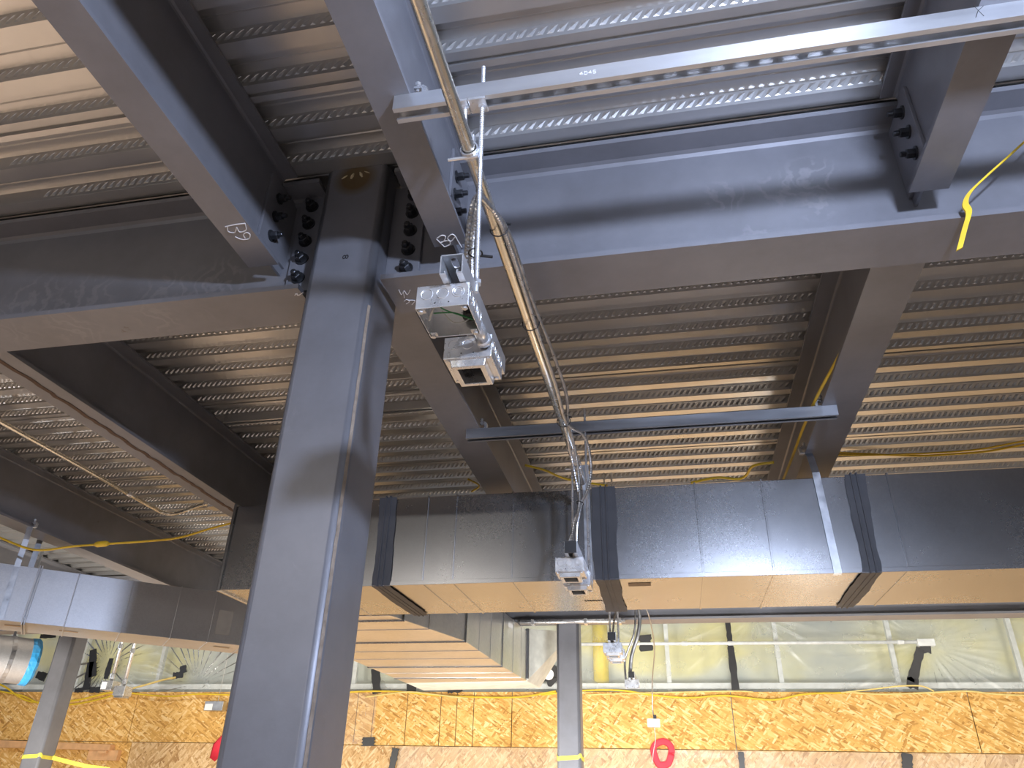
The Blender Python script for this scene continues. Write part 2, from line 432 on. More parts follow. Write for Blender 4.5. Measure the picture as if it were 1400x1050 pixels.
def joist(xc, b, y0, y1, label, z0=2.93, ext=None, side=0, bolts=(), tf=.011):
    m = MB(); m.prism(ibeam_poly(xc, b, z0, GT-.0005, tf, .008, .009), y0, y1, 'y')
    if ext: m.box(xc-.004, xc+.004, ext[0], ext[1], z0+.03, GT-.035)
    o = m.obj('steel_joist', STEEL); tag(o, label, 'steel beam')
    if side:
        xs = xc+side*.004
        MB().box(min(xs, xs+side*.009), max(xs, xs+side*.009), 1.478, 1.6385, 2.985, 3.225).obj('shear_tab', STEEL, o, bevel=.0015)
        for y, z in bolts: bolt((xs+side*.009, y, z), (side, 0, 0), o, .013)
    return o
j1 = joist(-1.075, .092, -3.5, 1.55, 'steel joist marked B9 in chalk meeting the girder left of the column', ext=(1.54, 1.6385), side=1, bolts=[(1.533, z) for z in (3.170, 3.100, 3.027)])
j2 = joist(-.512, .094, -3.5, 1.552, 'steel joist marked B9 just right of the column head', ext=(1.54, 1.6385), side=1, bolts=[(1.512, z) for z in (3.145, 3.079, 3.013)])
jr = joist(.710, .091, -3.5, 1.548, 'steel joist meeting the lit girder at upper right', ext=(1.54, 1.6385), side=-1, bolts=[(1.522, z) for z in (3.179, 3.108, 3.034)])
chalk([Z1((862, 868), (900, 860), (938, 855)), Z1((938, 855), (942, 880), (918, 888), (906, 870)), Z1((906, 870), (898, 890), (874, 886), (870, 866)), Z1((900, 906), (925, 916), (952, 914), (957, 898), (945, 890), (932, 898), (938, 912))], dict(z=2.9295), j1, .0015, 'white chalk B9')
chalk([Z6((1036, 532), (1056, 552), (1082, 577)), Z6((1040, 528), (1065, 512), (1088, 518), (1078, 545), (1060, 552)), Z6((1078, 545), (1108, 542), (1114, 562), (1086, 577)), Z6((1142, 520), (1120, 545), (1100, 528), (1122, 506), (1142, 514), (1160, 545), (1182, 580))], dict(z=2.9295), j2, .0015, 'white chalk B9')
REAR = [(-2.285, 'heavy steel joist left of the foreground column with a rusty line under it'), (-.780, 'steel joist running back from the column behind the pair of boxes'), (.708, 'steel joist running back at right carrying a yellow cord'),
        (-3.73, 'dark steel joist at far left carrying the duct straps'), (-5.20, 'steel joist at the left edge above the slanting duct')]
rj = [joist(x, .143, 1.758 if x == -.780 else 1.735, 5.918, lab, tf=.013) for x, lab in REAR]
m = MB()
yy = 1.76; rp = []
while yy < 5.6: rp.append((-2.285+random.uniform(-.006, .006), yy, 2.9290)); yy += .03
m.strip(rp, (1, 0, 0), .020, .0008, (0, 0, -1)); o = m.obj('rust_line', noisy_metal('rust', (.055, .03, .02), (.12, .075, .05), .8, metal=0, scale=40), rj[0]); o['label'] = 'brown rust streak'

# ------------------------------------------------------------------ strut channels
def channel(m, L, w=.0385, h=.041, slots=True, pitch=.047):
    """slotted C channel along +x from 0..L, closed web on top z=h, lips at z=0; centred on y=0"""
    bm = m.bm; hw = w/2
    prof_a = [(-hw+.008, .006), (-hw+.009, .0), (-hw, .0), (-hw, h)]
    for sgn in (1, -1):
        pr = [(sgn*y, z) for y, z in prof_a]
        A = [bm.verts.new((0, y, z)) for y, z in pr]; B = [bm.verts.new((L, y, z)) for y, z in pr]
        for i in range(3): bm.faces.new((A[i], A[i+1], B[i+1], B[i]))
    if not slots:
        m.quad((0, -hw, h), (L, -hw, h), (L, hw, h), (0, hw, h)); return m
    n = max(1, int(round(L/pitch))); p = L/n
    for k in range(n):
        cx = (k+.5)*p; sl, sw = .0135, .0065
        inner = []; outer = []
        for j in range(16):
            a = 2*math.pi*j/16; c, s_ = math.cos(a), math.sin(a)
            ix = (sl-sw)*(1 if c > 1e-6 else -1 if c < -1e-6 else 0)+sw*c
            inner.append(bm.verts.new((cx+ix, sw*s_, h)))
            t = 1/max(abs(c), abs(s_)); outer.append(bm.verts.new((cx+c*t*p/2, s_*t*hw, h)))
        for j in range(16): bm.faces.new((outer[j], outer[(j+1) % 16], inner[(j+1) % 16], inner[j]))
    return m
def strut(x0, x1, y, z0, label, material, **k):
    m = channel(MB(), x1-x0, **k)
    bmesh.ops.translate(m.bm, verts=m.bm.verts, vec=Vector((x0, y, z0)))
    o = m.obj('strut_channel', material, solid=.0024); return tag(o, label, 'strut channel')
strut1 = strut(-.500, 1.35, 1.0625, 2.889, 'bright slotted strut channel crossing under two joists at the top', ZINC)
m = MB()
for st in [((1331, 8), (1345, 22)), ((1347, 6), (1337, 15), (1334, 24))]: m.tube([at(x, y, y=1.0425) for x, y in st], .0008, 6)
m.obj('marker_tick', BLACK, strut1)
# stamped number along the side of the strut
m = MB()
def glyph(ch, s):
    G = {'4': [[(.6, 0), (.6, 1), (0, .35), (.8, .35)]], '0': [[(.1, 0), (.7, 0), (.7, 1), (.1, 1), (.1, 0)]], '8': [[(.1, 0), (.7, 0), (.7, 1), (.1, 1), (.1, 0)], [(.1, .5), (.7, .5)]], '5': [[(.7, 1), (.1, 1), (.1, .55), (.7, .5), (.7, 0), (.1, 0)]]}
    return [[(x*s, y*s) for x, y in l] for l in G[ch]]
for i, ch in enumerate('4045'):
    for l in glyph(ch, .009): m.tube([(-.095+i*.009+x, 1.0418, 2.906+z) for x, z in l], .0005, 5)
m.obj('stamped_number', simple('stamp_ink', (.85, .86, .88), .5), strut1)
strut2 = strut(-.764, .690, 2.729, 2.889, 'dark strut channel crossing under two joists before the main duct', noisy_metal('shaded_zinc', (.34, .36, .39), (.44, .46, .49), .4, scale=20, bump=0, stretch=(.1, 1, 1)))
strut3 = strut(-2.15, -.86, 3.085, 3.236, 'slotted strut channel up against the deck behind the foreground column', ZINC)

def beam_clamp(x, y, z, sx, label):
    """C clamp hooked on a flange edge at (x,y,z); opens toward sx"""
    m = MB()
    pr = [(x-sx*.014, z), (x+sx*.020, z), (x+sx*.022, z+.026), (x+sx*.012, z+.036), (x-sx*.010, z+.034), (x-sx*.010, z+.028), (x+sx*.008, z+.027), (x+sx*.010, z+.008), (x-sx*.014, z+.006)]
    m.prism(pr, y-.010, y+.010, 'y')
    o = m.obj('beam_clamp', ZINCM, bevel=.0015); tag(o, label, 'beam clamp')
    s = MB(); s.cyl((x-sx*.004, y, z+.024), (x-sx*.004, y, z+.052), .0042, 10); s.tube([(x-sx*.004, y, z+.044), (x-sx*.004, y, z+.053)], .007, 6); s.obj('set_screw', ZINCM, o)
    return o
beam_clamp(-.452, 1.0625, 2.931, 1, 'bright beam clamp gripping joist B9 beside the column top')
beam_clamp(.766, 1.0625, 2.931, 1, 'beam clamp at the upper right joist above the bright strut')
beam_clamp(-.700, 2.729, 2.931, 1, 'small dark clamp at the left end of the dark strut')
beam_clamp(.636, 2.729, 2.931, -1, 'small clamp at the right end of the dark strut')

def rod(p, q, label, r=.0047, nuts=()):
    m = MB(); m.cyl(p, q, r, 12)
    p, q = Vector(p), Vector(q)
    o = m.obj('threaded_rod', ZINCM); tag(o, label, 'rod')
    # thread rings
    t = MB(); n = int((q-p).length/.006); d = (q-p)
    for k in range(n):
        c = p+d*((k+.5)/n); dd = d.normalized()*.0012
        t.tube([c-dd, c, c+dd], r, 8, cap=False, radii=[r*.98, r*1.14, r*.98])
    t.obj('thread', ZINCM, o)
    for z in nuts:
        c = p+d*((z-p.z)/(q.z-p.z)); u = d.normalized()*.004
        MB().tube([c-u, c+u], .0095, 6).obj('nut', ZINCM, o)
    return o
rodB = rod((-.3085, 1.0665, 3.010), (-.297, 1.0665, 2.398), 'long threaded rod through the bright strut down to the open box', nuts=(2.880, 2.420))
rodA = rod((-.345, 1.0625, 2.930), (-.338, 1.0625, 2.785), 'short threaded rod from the bright strut to the conduit clamp', nuts=(2.880,))
# square strut washers on the underside
for x, lab in ((-.3535, 'square washer plate under the strut at the short rod'), (-.3145, 'square washer plate under the strut at the long rod')):
    tag(MB().box(x-.0185, x+.0185, 1.0435, 1.0815, 2.8835, 2.8885).obj('square_washer', ZINCM, bevel=.001), lab, 'washer')

# ------------------------------------------------------------------ main conduit with cables
CZ = 2.752
def cpt(y): return Vector((-.3305+(y-.6)*.0105, y, CZ))
o = MB()
ptsc = [cpt(-2.2), cpt(0), cpt(1.0), cpt(1.8), cpt(2.62)]
o.tube(ptsc, .0135, 20); conduit = o.obj('conduit', EMT, smooth=True); tag(conduit, 'long metal conduit running back from the top of the frame', 'conduit')
MB().tube([cpt(2.56), cpt(2.575), cpt(2.66), cpt(2.675)], .0165, 18, radii=[.0145, .0165, .0165, .0145]).obj('coupling', ZINCM, conduit, smooth=True)
MB().tube([cpt(2.66), cpt(2.72), cpt(2.80)+Vector((.004, 0, -.006)), cpt(2.86)+Vector((.008, 0, -.025))], .012, 14).obj('end_fitting', ZINCM, conduit, smooth=True)
def conduit_clamp(y, label, bolt_dx):
    c = cpt(y); m = MB()
    ring = [c+Vector((.0175*math.cos(a), 0, .0175*math.sin(a))) for a in [math.radians(-240+k*20) for k in range(17)]]
    bm = m.bm; L = [[bm.verts.new(p+Vector((0, dy, 0))) for dy in (-.009, .009)] for p in ring]
    for a, b in zip(L, L[1:]): bm.faces.new((a[0], a[1], b[1], b[0]))
    o = m.obj('conduit_clamp', ZINCM, solid=.003); tag(o, label, 'conduit clamp')
    MB().box(c.x-.009, c.x+.009, y-.009, y+.009, CZ+.017, CZ+.040).obj('hanger_tab', ZINCM, o, bevel=.002)
    MB().cyl(c+Vector((-.045, 0, -.016)), c+Vector((.018, 0, -.016)), .0035, 10).obj('pinch_bolt', ZINCM, o)
    return o
conduit_clamp(1.0625, 'bright clamp holding the conduit below the bright strut', 1)
conduit_clamp(2.729, 'clamp holding the conduit end below the dark strut', 1)

def armoured(pts, r, label, m=MC, n=10):
    P = catmull(pts, n); mb = MB()
    # resample, then ridge the radius so that it reads as spiral armour
    out = []; L = 0; step = .0035
    for a, b in zip(P, P[1:]):
        k = max(1, int((b-a).length/step))
        for i in range(k): out.append(a.lerp(b, i/k))
    out.append(P[-1])
    mb.tube(out, r, 8, radii=[r*(1.0 if i % 2 else .80) for i in range(len(out))])
    o = mb.obj('armoured_cable', m, smooth=False); return tag(o, label, 'cable')
def P(px, py, y): return at(px, py, y=y)
def off(y, dx, dz): return cpt(y)+Vector((dx, 0, dz))
armoured([(-.318, 1.155, 2.395), (-.320, 1.12, 2.45), (-.318, 1.095, 2.55), (-.306, 1.085, 2.65), off(1.16, -.002, -.024), off(1.27, .018, -.014), off(1.45, .021, -.010), off(1.75, .020, -.010), off(2.05, .022, -.008), off(2.32, .018, -.012), P(799, 597, 2.44), P(808, 635, 2.50), P(804, 668, 2.50), P(794, 690, 2.48), P(786, 718, 2.46), P(777, 745, 2.45), P(774, 766, 2.45)], .0062, 'armoured cable looping from the open box along the conduit to the far boxes')
armoured([(-.345, 1.21, 2.395), (-.342, 1.15, 2.48), (-.332, 1.11, 2.58), (-.318, 1.10, 2.66), off(1.20, .006, -.022), off(1.32, .026, -.004), off(1.6, .029, .002), off(1.9, .040, .006), off(2.15, .042, .004), off(2.32, .022, -.004), P(784, 606, 2.44), P(791, 645, 2.50), P(792, 690, 2.47), P(784, 720, 2.45), P(780, 766, 2.45)], .0058, 'second armoured cable bowing away from the conduit beyond the girder')
armoured([off(2.33, .010, -.020), P(780, 620, 2.46), P(787, 655, 2.49), P(793, 691, 2.49), P(789, 720, 2.47), P(788, 766, 2.46)], .0055, 'short armoured cable dropping from the conduit end to the far box')
def ziptie(c, ax, r, label, tail=(.012, 0, -.004)):
    c = Vector(c); ax = Vector(ax).normalized(); u = ax.orthogonal().normalized(); w = ax.cross(u); m = MB()
    m.tube([c+(u*math.cos(a)+w*math.sin(a))*r for a in [k*math.pi/10 for k in range(21)]], .0016, 6)
    o = m.obj('cable_tie', BLACK); tag(o, label, 'cable tie')
    MB().tube([c+u*r, c+u*r+Vector(tail)], .003, 6).obj('tie_head', BLACK, o); return o
ziptie(off(1.30, .008, -.006), (0, 1, 0), .021, 'black cable tie on the conduit just below the clamp')
ziptie(off(1.70, .008, -.004), (0, 1, 0), .024, 'black cable tie on the conduit below the girder')
ziptie(off(2.32, .008, -.006), (0, 1, 0), .023, 'black cable tie on the conduit before the dark strut')
ziptie(P(793, 688, 2.48), (-.04, -.03, -.12), .0125, 'black cable tie bundling the cables in front of the duct')
ziptie((-.308, 1.086, 2.505), (0, 0, 1), .013, 'black cable tie on the rod above the open box', (.022, 0, -.006))

# ------------------------------------------------------------------ box assemblies
def short_strut(x, y0, y1, ztop, label, cap=False, w=.0385, material=None):
    m = channel(MB(), y1-y0, w=w, h=w)
    bmesh.ops.transform(m.bm, matrix=Matrix.Translation((x, y0, ztop-w)) @ Matrix.Rotation(math.pi/2, 4, 'Z'), verts=m.bm.verts)
    o = m.obj('strut_channel', material or ZINC, solid=.0024); tag(o, label, 'strut channel')
    if cap:
        MB().box(x-w/2, x+w/2, y0-.004, y0+.006, ztop-w, ztop).obj('end_cap', BLACK, o)
    return o
def junction_box(x, y0, ztop, label, cover=None, wires=False, s=.094, h=.047):
    """square steel box, open side down; cover: raised device ring"""
    e = empty('junction_box', (x, y0+s/2, ztop-h), label, 'junction box')
    x0, x1, y1, t = x-s/2, x+s/2, y0+s, .0022
    z0 = ztop-h; m = MB()
    m.box(x0, x1, y0, y0+t, z0, ztop).box(x0, x1, y1-t, y1, z0, ztop).box(x0, x0+t, y0+t, y1-t, z0, ztop).box(x1-t, x1, y0+t, y1-t, z0, ztop).box(x0, x1, y0, y1, ztop-t, ztop)
    for sx in (x0+.010, x1-.010):
        for sy in (y0+.010, y1-.010): m.box(sx-.006, sx+.006, sy-.006, sy+.006, z0, z0+.003)
    body = m.obj('body', ZINCM, e, bevel=.0012)
    # knockouts on the front and on the right-hand side
    for k, dx in enumerate((-.028, 0, .028)):
        q = MB(); cz = z0+h*.60; c = Vector((x+dx, y0-.0004, cz)); rr = .0105
        q.tube([c+Vector((rr*math.cos(a), 0, rr*math.sin(a))) for a in [j*math.pi/12 for j in range(25)]], .0008, 5)
        if k == 2: q.tube([c+Vector((rr*.62*math.cos(a), 0, rr*.62*math.sin(a))) for a in [j*math.pi/12 for j in range(25)]], .0007, 5)
        q.obj('knockout', ZINCM, e)
        q = MB(); c = Vector((x1+.0004, y0+s/2+dx, cz))
        q.tube([c+Vector((0, rr*math.cos(a), rr*math.sin(a))) for a in [j*math.pi/12 for j in range(25)]], .0008, 5)
        q.obj('knockout', ZINCM, e)
    for dx in (-.012, .012): MB().tube([(x+dx, y0-.0006, z0+.009), (x+dx, y0+.001, z0+.009)], .0014, 8).obj('screw_hole', BLACK, e)
    for sx, sy in ((x0+.008, y0+.008), (x1-.008, y1-.008), (x1-.008, y0+.008), (x0+.008, y1-.008)):
        MB().tube([(sx, sy, z0-.004), (sx, sy, z0+.004)], .0042, 10).obj('screw', ZINCM, e)
    if cover:
        zc = z0; a, b = s*.30, s*.40; d = .016; m = MB(); bm = m.bm
        def ring(hx, hy, z, dy=0): return [bm.verts.new((x+sx*hx, y0+s/2+sy*hy+dy, z)) for sx, sy in ((-1, -1), (1, -1), (1, 1), (-1, 1))]
        rs = [ring(s/2, s/2, zc), ring(s/2, s/2, zc-.0015), ring(a+.007, b+.004, zc-.0015), ring(a+.004, b+.001, zc-d), ring(a-.006, b-.009, zc-d), ring(a-.006, b-.009, zc)]
        for r0, r1 in zip(rs, rs[1:]):
            for k in range(4): bm.faces.new((r0[k], r0[(k+1) % 4], r1[(k+1) % 4], r1[k]))
        m.obj('device_ring', ZINCM, e, bevel=.0012)
        MB().box(x-a*.95, x+a*.95, y0+s/2-b*.95, y0+s/2+b*.95, zc+.020, zc+.024).obj('inside_shade', BLACK, e)  # black plate stands in for the shade inside the box
    if wires:
        zc = z0+.016
        def wire(pts, mm, r=.0012): MB().tube(catmull(pts, 6), r, 7).obj('wire', mm, e)
        wire([(x+.030, y0+.080, zc+.022), (x+.036, y0+.055, zc-.006), (x+.014, y0+.030, zc-.010), (x-.022, y0+.034, zc-.004), (x-.030, y0+.060, zc+.014)], GREENW)
        wire([(x+.022, y0+.084, zc+.022), (x+.038, y0+.070, zc), (x+.030, y0+.042, zc-.012), (x-.006, y0+.022, zc-.004), (x-.012, y0+.040, zc+.020)], GREENW)
        wire([(x+.034, y0+.084, zc+.022), (x+.028, y0+.060, zc-.008), (x+.004, y0+.058, zc-.010), (x-.012, y0+.040, zc+.004)], WHITEW)
        wire([(x-.036, y0+.046, zc-.010), (x-.026, y0+.030, zc-.002), (x-.016, y0+.020, zc+.012)], WHITEW, .002)
        MB().tube([(x+.028, y0+.080, zc+.028), (x+.028, y0+.080, zc+.012)], .013, 14).obj('cable_connector', BLACK, e)
    return e
ST1 = 2.412
short_strut(-.317, .972, 1.325, ST1, 'short open-ended strut above the two near boxes')
junction_box(-.338, 1.000, ST1-.0395, 'open square metal box with green and white wires, nearest the camera', wires=True)
junction_box(-.336, 1.168, ST1-.0395, 'square metal box with raised device ring just behind the open box', cover=True)
MB_ = MB().tube([(-.305, 1.160, 2.355), (-.305, 1.168, 2.355)], .014, 16)
tag(MB().tube([(-.302, 1.098, 2.352), (-.302, 1.160, 2.352)], .0115, 16).tube([(-.302, 1.150, 2.352), (-.302, 1.160, 2.352)], .0155, 12).obj('conduit_nipple', ZINCM, smooth=True), 'short threaded nipple joining the two near boxes', 'pipe fitting')

ST2 = 2.330
short_strut(-.292, 2.36, 2.80, ST2, 'short strut with black end above the two boxes in front of the duct', cap=True)
junction_box(-.303, 2.405, ST2-.0395, 'square box with raised ring hanging in front of the duct, nearer one', cover=True)
junction_box(-.300, 2.580, ST2-.0395, 'square box with raised ring hanging in front of the duct, farther one', cover=True)
rod((-.325, 2.729, 2.935), (-.330, 2.729, 2.300), 'threaded rod left of the conduit end, from the dark strut', r=.0045)
rod((-.272, 2.729, 3.000), (-.270, 2.729, 2.300), 'threaded rod right of the conduit end, from the dark strut', r=.0045)

ST3 = 2.335
short_strut(-.285, 3.92, 4.34, ST3, 'short strut with black end behind the main duct', cap=True)
junction_box(-.288, 3.975, ST3-.0395, 'square box hanging just behind the main duct, nearer one', cover=True)
junction_box(-.286, 4.160, ST3-.0395, 'square box hanging just behind the main duct, farther one', cover=True)
rod((-.305, 4.10, 3.27), (-.305, 4.10, 2.300), 'left threaded rod dropping behind the duct to the boxes', r=.005)
rod((-.262, 4.10, 3.27), (-.262, 4.10, 2.300), 'right threaded rod dropping behind the duct to the boxes', r=.005)
armoured([(-.25, 4.25, 3.0), (-.262, 4.2, 2.6), (-.285, 4.12, 2.42), (-.293, 4.05, 2.298)], .006, 'armoured cable dropping beside the rods behind the duct')

ST4 = 2.345
short_strut(-.268, 5.34, 5.80, ST4, 'short strut with black end beside the far column', cap=True)
junction_box(-.272, 5.40, ST4-.0395, 'square box hanging right of the far column')
m = MB(); m.tube(catmull([(-.21, 5.45, 2.86), (-.195, 5.45, 2.72), (-.215, 5.45, 2.60), (-.265, 5.45, 2.46), (-.285, 5.45, 2.306)], 10), .013, 14)
tag(m.obj('flexible_conduit', GREYSTRAP, smooth=True), 'thick grey flexible conduit curving down to the far box', 'conduit')
m = MB(); m.tube(catmull([(-.225, 5.46, 2.84), (-.225, 5.46, 2.72), (-.245, 5.46, 2.60), (-.31, 5.48, 2.45), (-.315, 5.47, 2.31)], 10), .007, 10)
tag(m.obj('flexible_conduit', GREYSTRAP, smooth=True), 'thin grey flexible conduit beside the thick one', 'conduit')
junction_box(-.215, 5.40, 2.90, 'square box up under the far girder right of the far column')
e = tag(MB().box(-.30, -.255, 5.38, 5.44, 2.79, 2.88).obj('pipe_bracket', simple('rusty_bracket', (.42, .26, .14), .7), bevel=.004), 'tan bracket left of the box under the far girder', 'bracket')
m = MB(); m.tube(catmull([(-.17, 5.45, 2.84), (-.13, 5.6, 2.74), (-.12, 6.1, 2.62), (-.16, 6.5, 2.45), (-.175, 6.6, 2.27), (-.172, 6.6, 2.16)], 10), .0045, 8)
tag(m.obj('drop_cable', PALEY if False else GREYSTRAP, smooth=True), 'thin drop cable hanging down to the small white box', 'cable')
sb = empty('outlet_box', (-.175, 6.6, 2.10), 'small white box dangling on a cable before the OSB wall', 'junction box')
MB().box(-.225, -.125, 6.57, 6.64, 2.105, 2.165).obj('body', WHITE, sb, bevel=.006)
MB().box(-.210, -.140, 6.566, 6.571, 2.12, 2.15).obj('faceplate', GREYSTRAP, sb, bevel=.002)
MB().box(-.175, -.150, 6.59, 6.62, 2.165, 2.195).obj('strain_relief', BLACK, sb)
m = MB(); m.tube(catmull([(-.172, 6.6, 2.105), (-.168, 6.6, 2.02), (-.19, 6.6, 1.93), (-.205, 6.6, 1.85)], 8), .003, 6)
tag(m.obj('pull_string', WHITEW, smooth=True), 'thin white string hanging below the small white box', 'string')

# ------------------------------------------------------------------ main duct
DY0, DY1, DZ0, DZ1 = 3.12, 3.72, 2.40, 2.80
duct = empty('main_duct', (1.4, 3.42, DZ0), 'large rectangular galvanised duct crossing the frame behind the column', 'duct')
def duct_section(x0, x1, rib=()):
    nx = max(2, int((x1-x0)/.1)); m = MB()
    m.box(x0, x1, DY0, DY1, DZ0, DZ1)
    o = m.obj('duct_section', DUCT, duct, bevel=.004)
    for x in rib:      # standing cross seams folded round the sheet
        s = MB(); s.box(x-.004, x+.004, DY0-.004, DY1+.004, DZ0-.003, DZ1+.004); s.obj('seam', DUCT, o, bevel=.001)
    return o
JX = (-1.232, -.238, .800)
duct_section(-2.005, JX[0]-.002, (-1.81, -1.50))
duct_section(JX[0]+.002, JX[1]-.002, (-1.04, -.905, -.643))
duct_section(JX[1]+.002, JX[2]-.002, (.155, .430, ))
duct_section(JX[2]+.002, 4.6, (.930, 1.75, 2.6))
# hem along the open left end
m = MB(); m.box(-2.018, -2.003, DY0-.010, DY1+.010, DZ0-.010, DZ1+.010); m.obj('end_flange', DUCT, duct, bevel=.003)
m = MB(); m.box(-2.0, 4.6, DY0-.005, DY0+.001, DZ0-.005, DZ0+.014); m.obj('corner_seam', DUCT, duct, bevel=.001)
def wob(seed, amp):
    r = random.Random(seed); ph = [(f, r.uniform(0, 6.28), 2.2/f**.8) for f in (3, 5, 8, 13, 21, 34, 55)]
    return lambda t: amp*sum(w*math.sin(f*t+p) for f, p, w in ph)/1.6
def sealant(xc, w0, w1, jit, wb):
    """dark mastic over a flanged joint: front face then underside"""
    m = MB(); bm = m.bm; wa, wb_ = wob(xc*7, jit), wob(xc*13+2, jit)
    n = 40; prev = None
    for k in range(n+1):
        z = DZ1+.003-(DZ1-DZ0+.006)*k/n
        a = xc-w0+wa(k/n); b = xc+w1+wb_(k/n)
        cur = [bm.verts.new((a, DY0-.0062, z)), bm.verts.new((b, DY0-.0062, z))]
        if prev: bm.faces.new((prev[0], prev[1], cur[1], cur[0]))
        prev = cur
    prev = None; n = 40
    for k in range(n+1):
        y = DY0-.0062+(DY1-DY0+.008)*k/n; sh = wb*k/n
        a = xc-w0+sh+wa(1+k/n); b = xc+w1+sh+wb_(1+k/n)
        cur = [bm.verts.new((a, y, DZ0-.0062)), bm.verts.new((b, y, DZ0-.0062))]
        if prev: bm.faces.new((prev[0], prev[1], cur[1], cur[0]))
        prev = cur
    o = m.obj('sealant_band', SEAL, duct, solid=.002); o['label'] = 'dark painted sealant band'
    f = MB()
    for dx in (-.011, .011): f.box(xc+dx-.0035, xc+dx+.0035, DY0-.013, DY1+.013, DZ0-.010, DZ1+.010)
    f.obj('joint_flange', SEAL, duct, bevel=.002)
sealant(JX[0], .038, .044, .006, 0.0)
sealant(JX[1], .050, .050, .007, 0.0)
sealant(JX[2], .040, .036, .008, 0.0)
# blank grey stickers under the duct
o = MB().quad((-.155, 3.20, DZ0-.0015), (-.060, 3.20, DZ0-.0015), (-.060, 3.255, DZ0-.0015), (-.155, 3.255, DZ0-.0015)).obj('sticker', LABEL, duct); o['label'] = 'brown paper sticker'
m = MB()
for k in range(7): m.tube([(-.372+k*.012, 3.50+.003*(k % 2), DZ0-.001), (-.364+k*.012, 3.515-.004*(k % 2), DZ0-.001)], .0022, 5)
m.obj('pen_mark', BLACK, duct)
# hanger straps
def strap(pts, side, w, label, nrm):
    m = MB(); m.strip(pts, side, w, .0018, nrm); o = m.obj('duct_strap', GREYSTRAP); return tag(o, label, 'strap')
strap([(.652, 3.175, 2.935), (.652, 3.150, 2.91), (.655, 3.1135, 2.82), (.668, 3.1135, 2.41), (.668, 3.1135, 2.395), (.668, 3.135, 2.3925)], (1, 0, 0), .030, 'metal hanger strap on the duct front below the right joist', (0, -1, 0))
beam_clamp(.636, 3.175, 2.931, -1, 'clamp holding the duct strap on the right joist')
strap([(-.243-.07, 3.10, 2.905), (-.313, 3.1135, 2.79), (-.309, 3.1135, 2.41), (-.309, 3.135, 2.3925)], (1, 0, 0), .030, 'metal hanger strap on the duct front beside the cable bundle', (0, -1, 0))

# ------------------------------------------------------------------ branch duct running back
br = empty('branch_duct', (-1.7, 5.0, DZ0), 'bright duct branch running back from the main duct to the plastic wall', 'duct')
XL = -2.17
m = MB(); bp = [(XL, 3.745), (-1.405, 3.745), (-1.195, 4.485), (-1.176, 5.448), (-1.134, 6.20), (XL, 6.31)]
m.hull([(x, y, DZ0) for x, y in bp], [(x, y, DZ1-.02) for x, y in bp]); m.obj('duct_body', DUCTLITE, br, bevel=.003)
def xr(y):
    for (xa, ya), (xb, yb) in zip(bp[1:4], bp[2:5]):
        if ya <= y <= yb: return xa+(xb-xa)*(y-ya)/(yb-ya)
    return -1.134
for y in (3.86, 4.10, 4.485, 4.80, 5.10, 5.448, 5.75, 6.0):
    x = xr(y); big = y in (4.485, 5.448, 3.86)
    t = .007 if big else .003
    s = MB(); s.box(XL-t, x+t, y-.006 if big else y-.002, y+.006 if big else y+.002, DZ0-t, DZ1-.02+t); s.obj('seam', DUCTLITE if not big else DUCT, br, bevel=.001)
m = MB(); m.box(XL, -1.50, 6.005, 6.03, DZ0-.005, DZ0+.001); m.obj('sealant_streak', SEAL, br)
m = MB(); m.hull([(XL, 6.31, DZ0), (-1.134, 6.21, DZ0), (-1.095, 6.62, DZ0), (XL, 6.8, DZ0)], [(XL, 6.31, DZ1), (-1.134, 6.21, DZ1), (-.80, 6.62, DZ1+.05), (XL, 6.8, DZ1)]); m.obj('end_collar', simple('pale_liner', (.70, .72, .66), .5), br, bevel=.003)
m = MB(); m.box(-1.142, -1.120, 6.19, 6.22, DZ0+.02, DZ1); m.obj('collar_bead', SEAL, br)
m = MB(); m.quad((-1.166, 5.60, 2.735), (-1.158, 5.72, 2.735), (-1.158, 5.72, 2.70), (-1.166, 5.60, 2.70)); m.obj('sticker', WHITE, br)
tag(MB().tube([(-1.24, 6.45, 2.30), (-1.18, 6.9, 2.36)], .001, 6).obj('tie_wire', BLACK), 'thin wire below the far end of the branch duct', 'wire')

# ------------------------------------------------------------------ slanting duct at left
ud = Vector((.756, .6545, 0)); nd = Vector((-.6545, .756, 0)); A0 = Vector((-3.68, 3.66, 2.40))
OH, OW = .31, .35
ob = empty('slanting_duct', A0, 'smaller galvanised duct slanting across the lower left, hung on straps', 'duct')
def oseg(s0, s1, material, t=0.0, name='duct_body'):
    a = A0+ud*s0-nd*t-Vector((0, 0, t)); b = A0+ud*s1-nd*t-Vector((0, 0, t)); w = nd*(OW+2*t); h = Vector((0, 0, OH+2*t))
    m = MB(); m.hull([a, b, b+w, a+w], [a+h, b+h, b+w+h, a+w+h]); return m.obj(name, material, ob, bevel=.002)
oseg(-1.6, 1.86, DUCTDULL)
for s in (-.9, -.45, .32, .62, .90, 1.12, 1.34): oseg(s-.003, s+.003, DUCTDULL, .004, 'seam')
for s in (.115, 1.42): oseg(s-.010, s-.002, DUCTDULL, .014, 'joint_flange'); oseg(s+.002, s+.010, DUCTDULL, .014, 'joint_flange')
def odq(s0, s1, z0, z1, name, material):
    a = A0+ud*s0-nd*.0055; b = A0+ud*s1-nd*.0055; m = MB(); m.quad(a+Vector((0, 0, z0)), b+Vector((0, 0, z0)), b+Vector((0, 0, z1)), a+Vector((0, 0, z1))); return m.obj(name, material, ob)
odq(1.15, 1.24, .05, .20, 'sticker', simple('faded_sticker', (.40, .41, .42), .6))
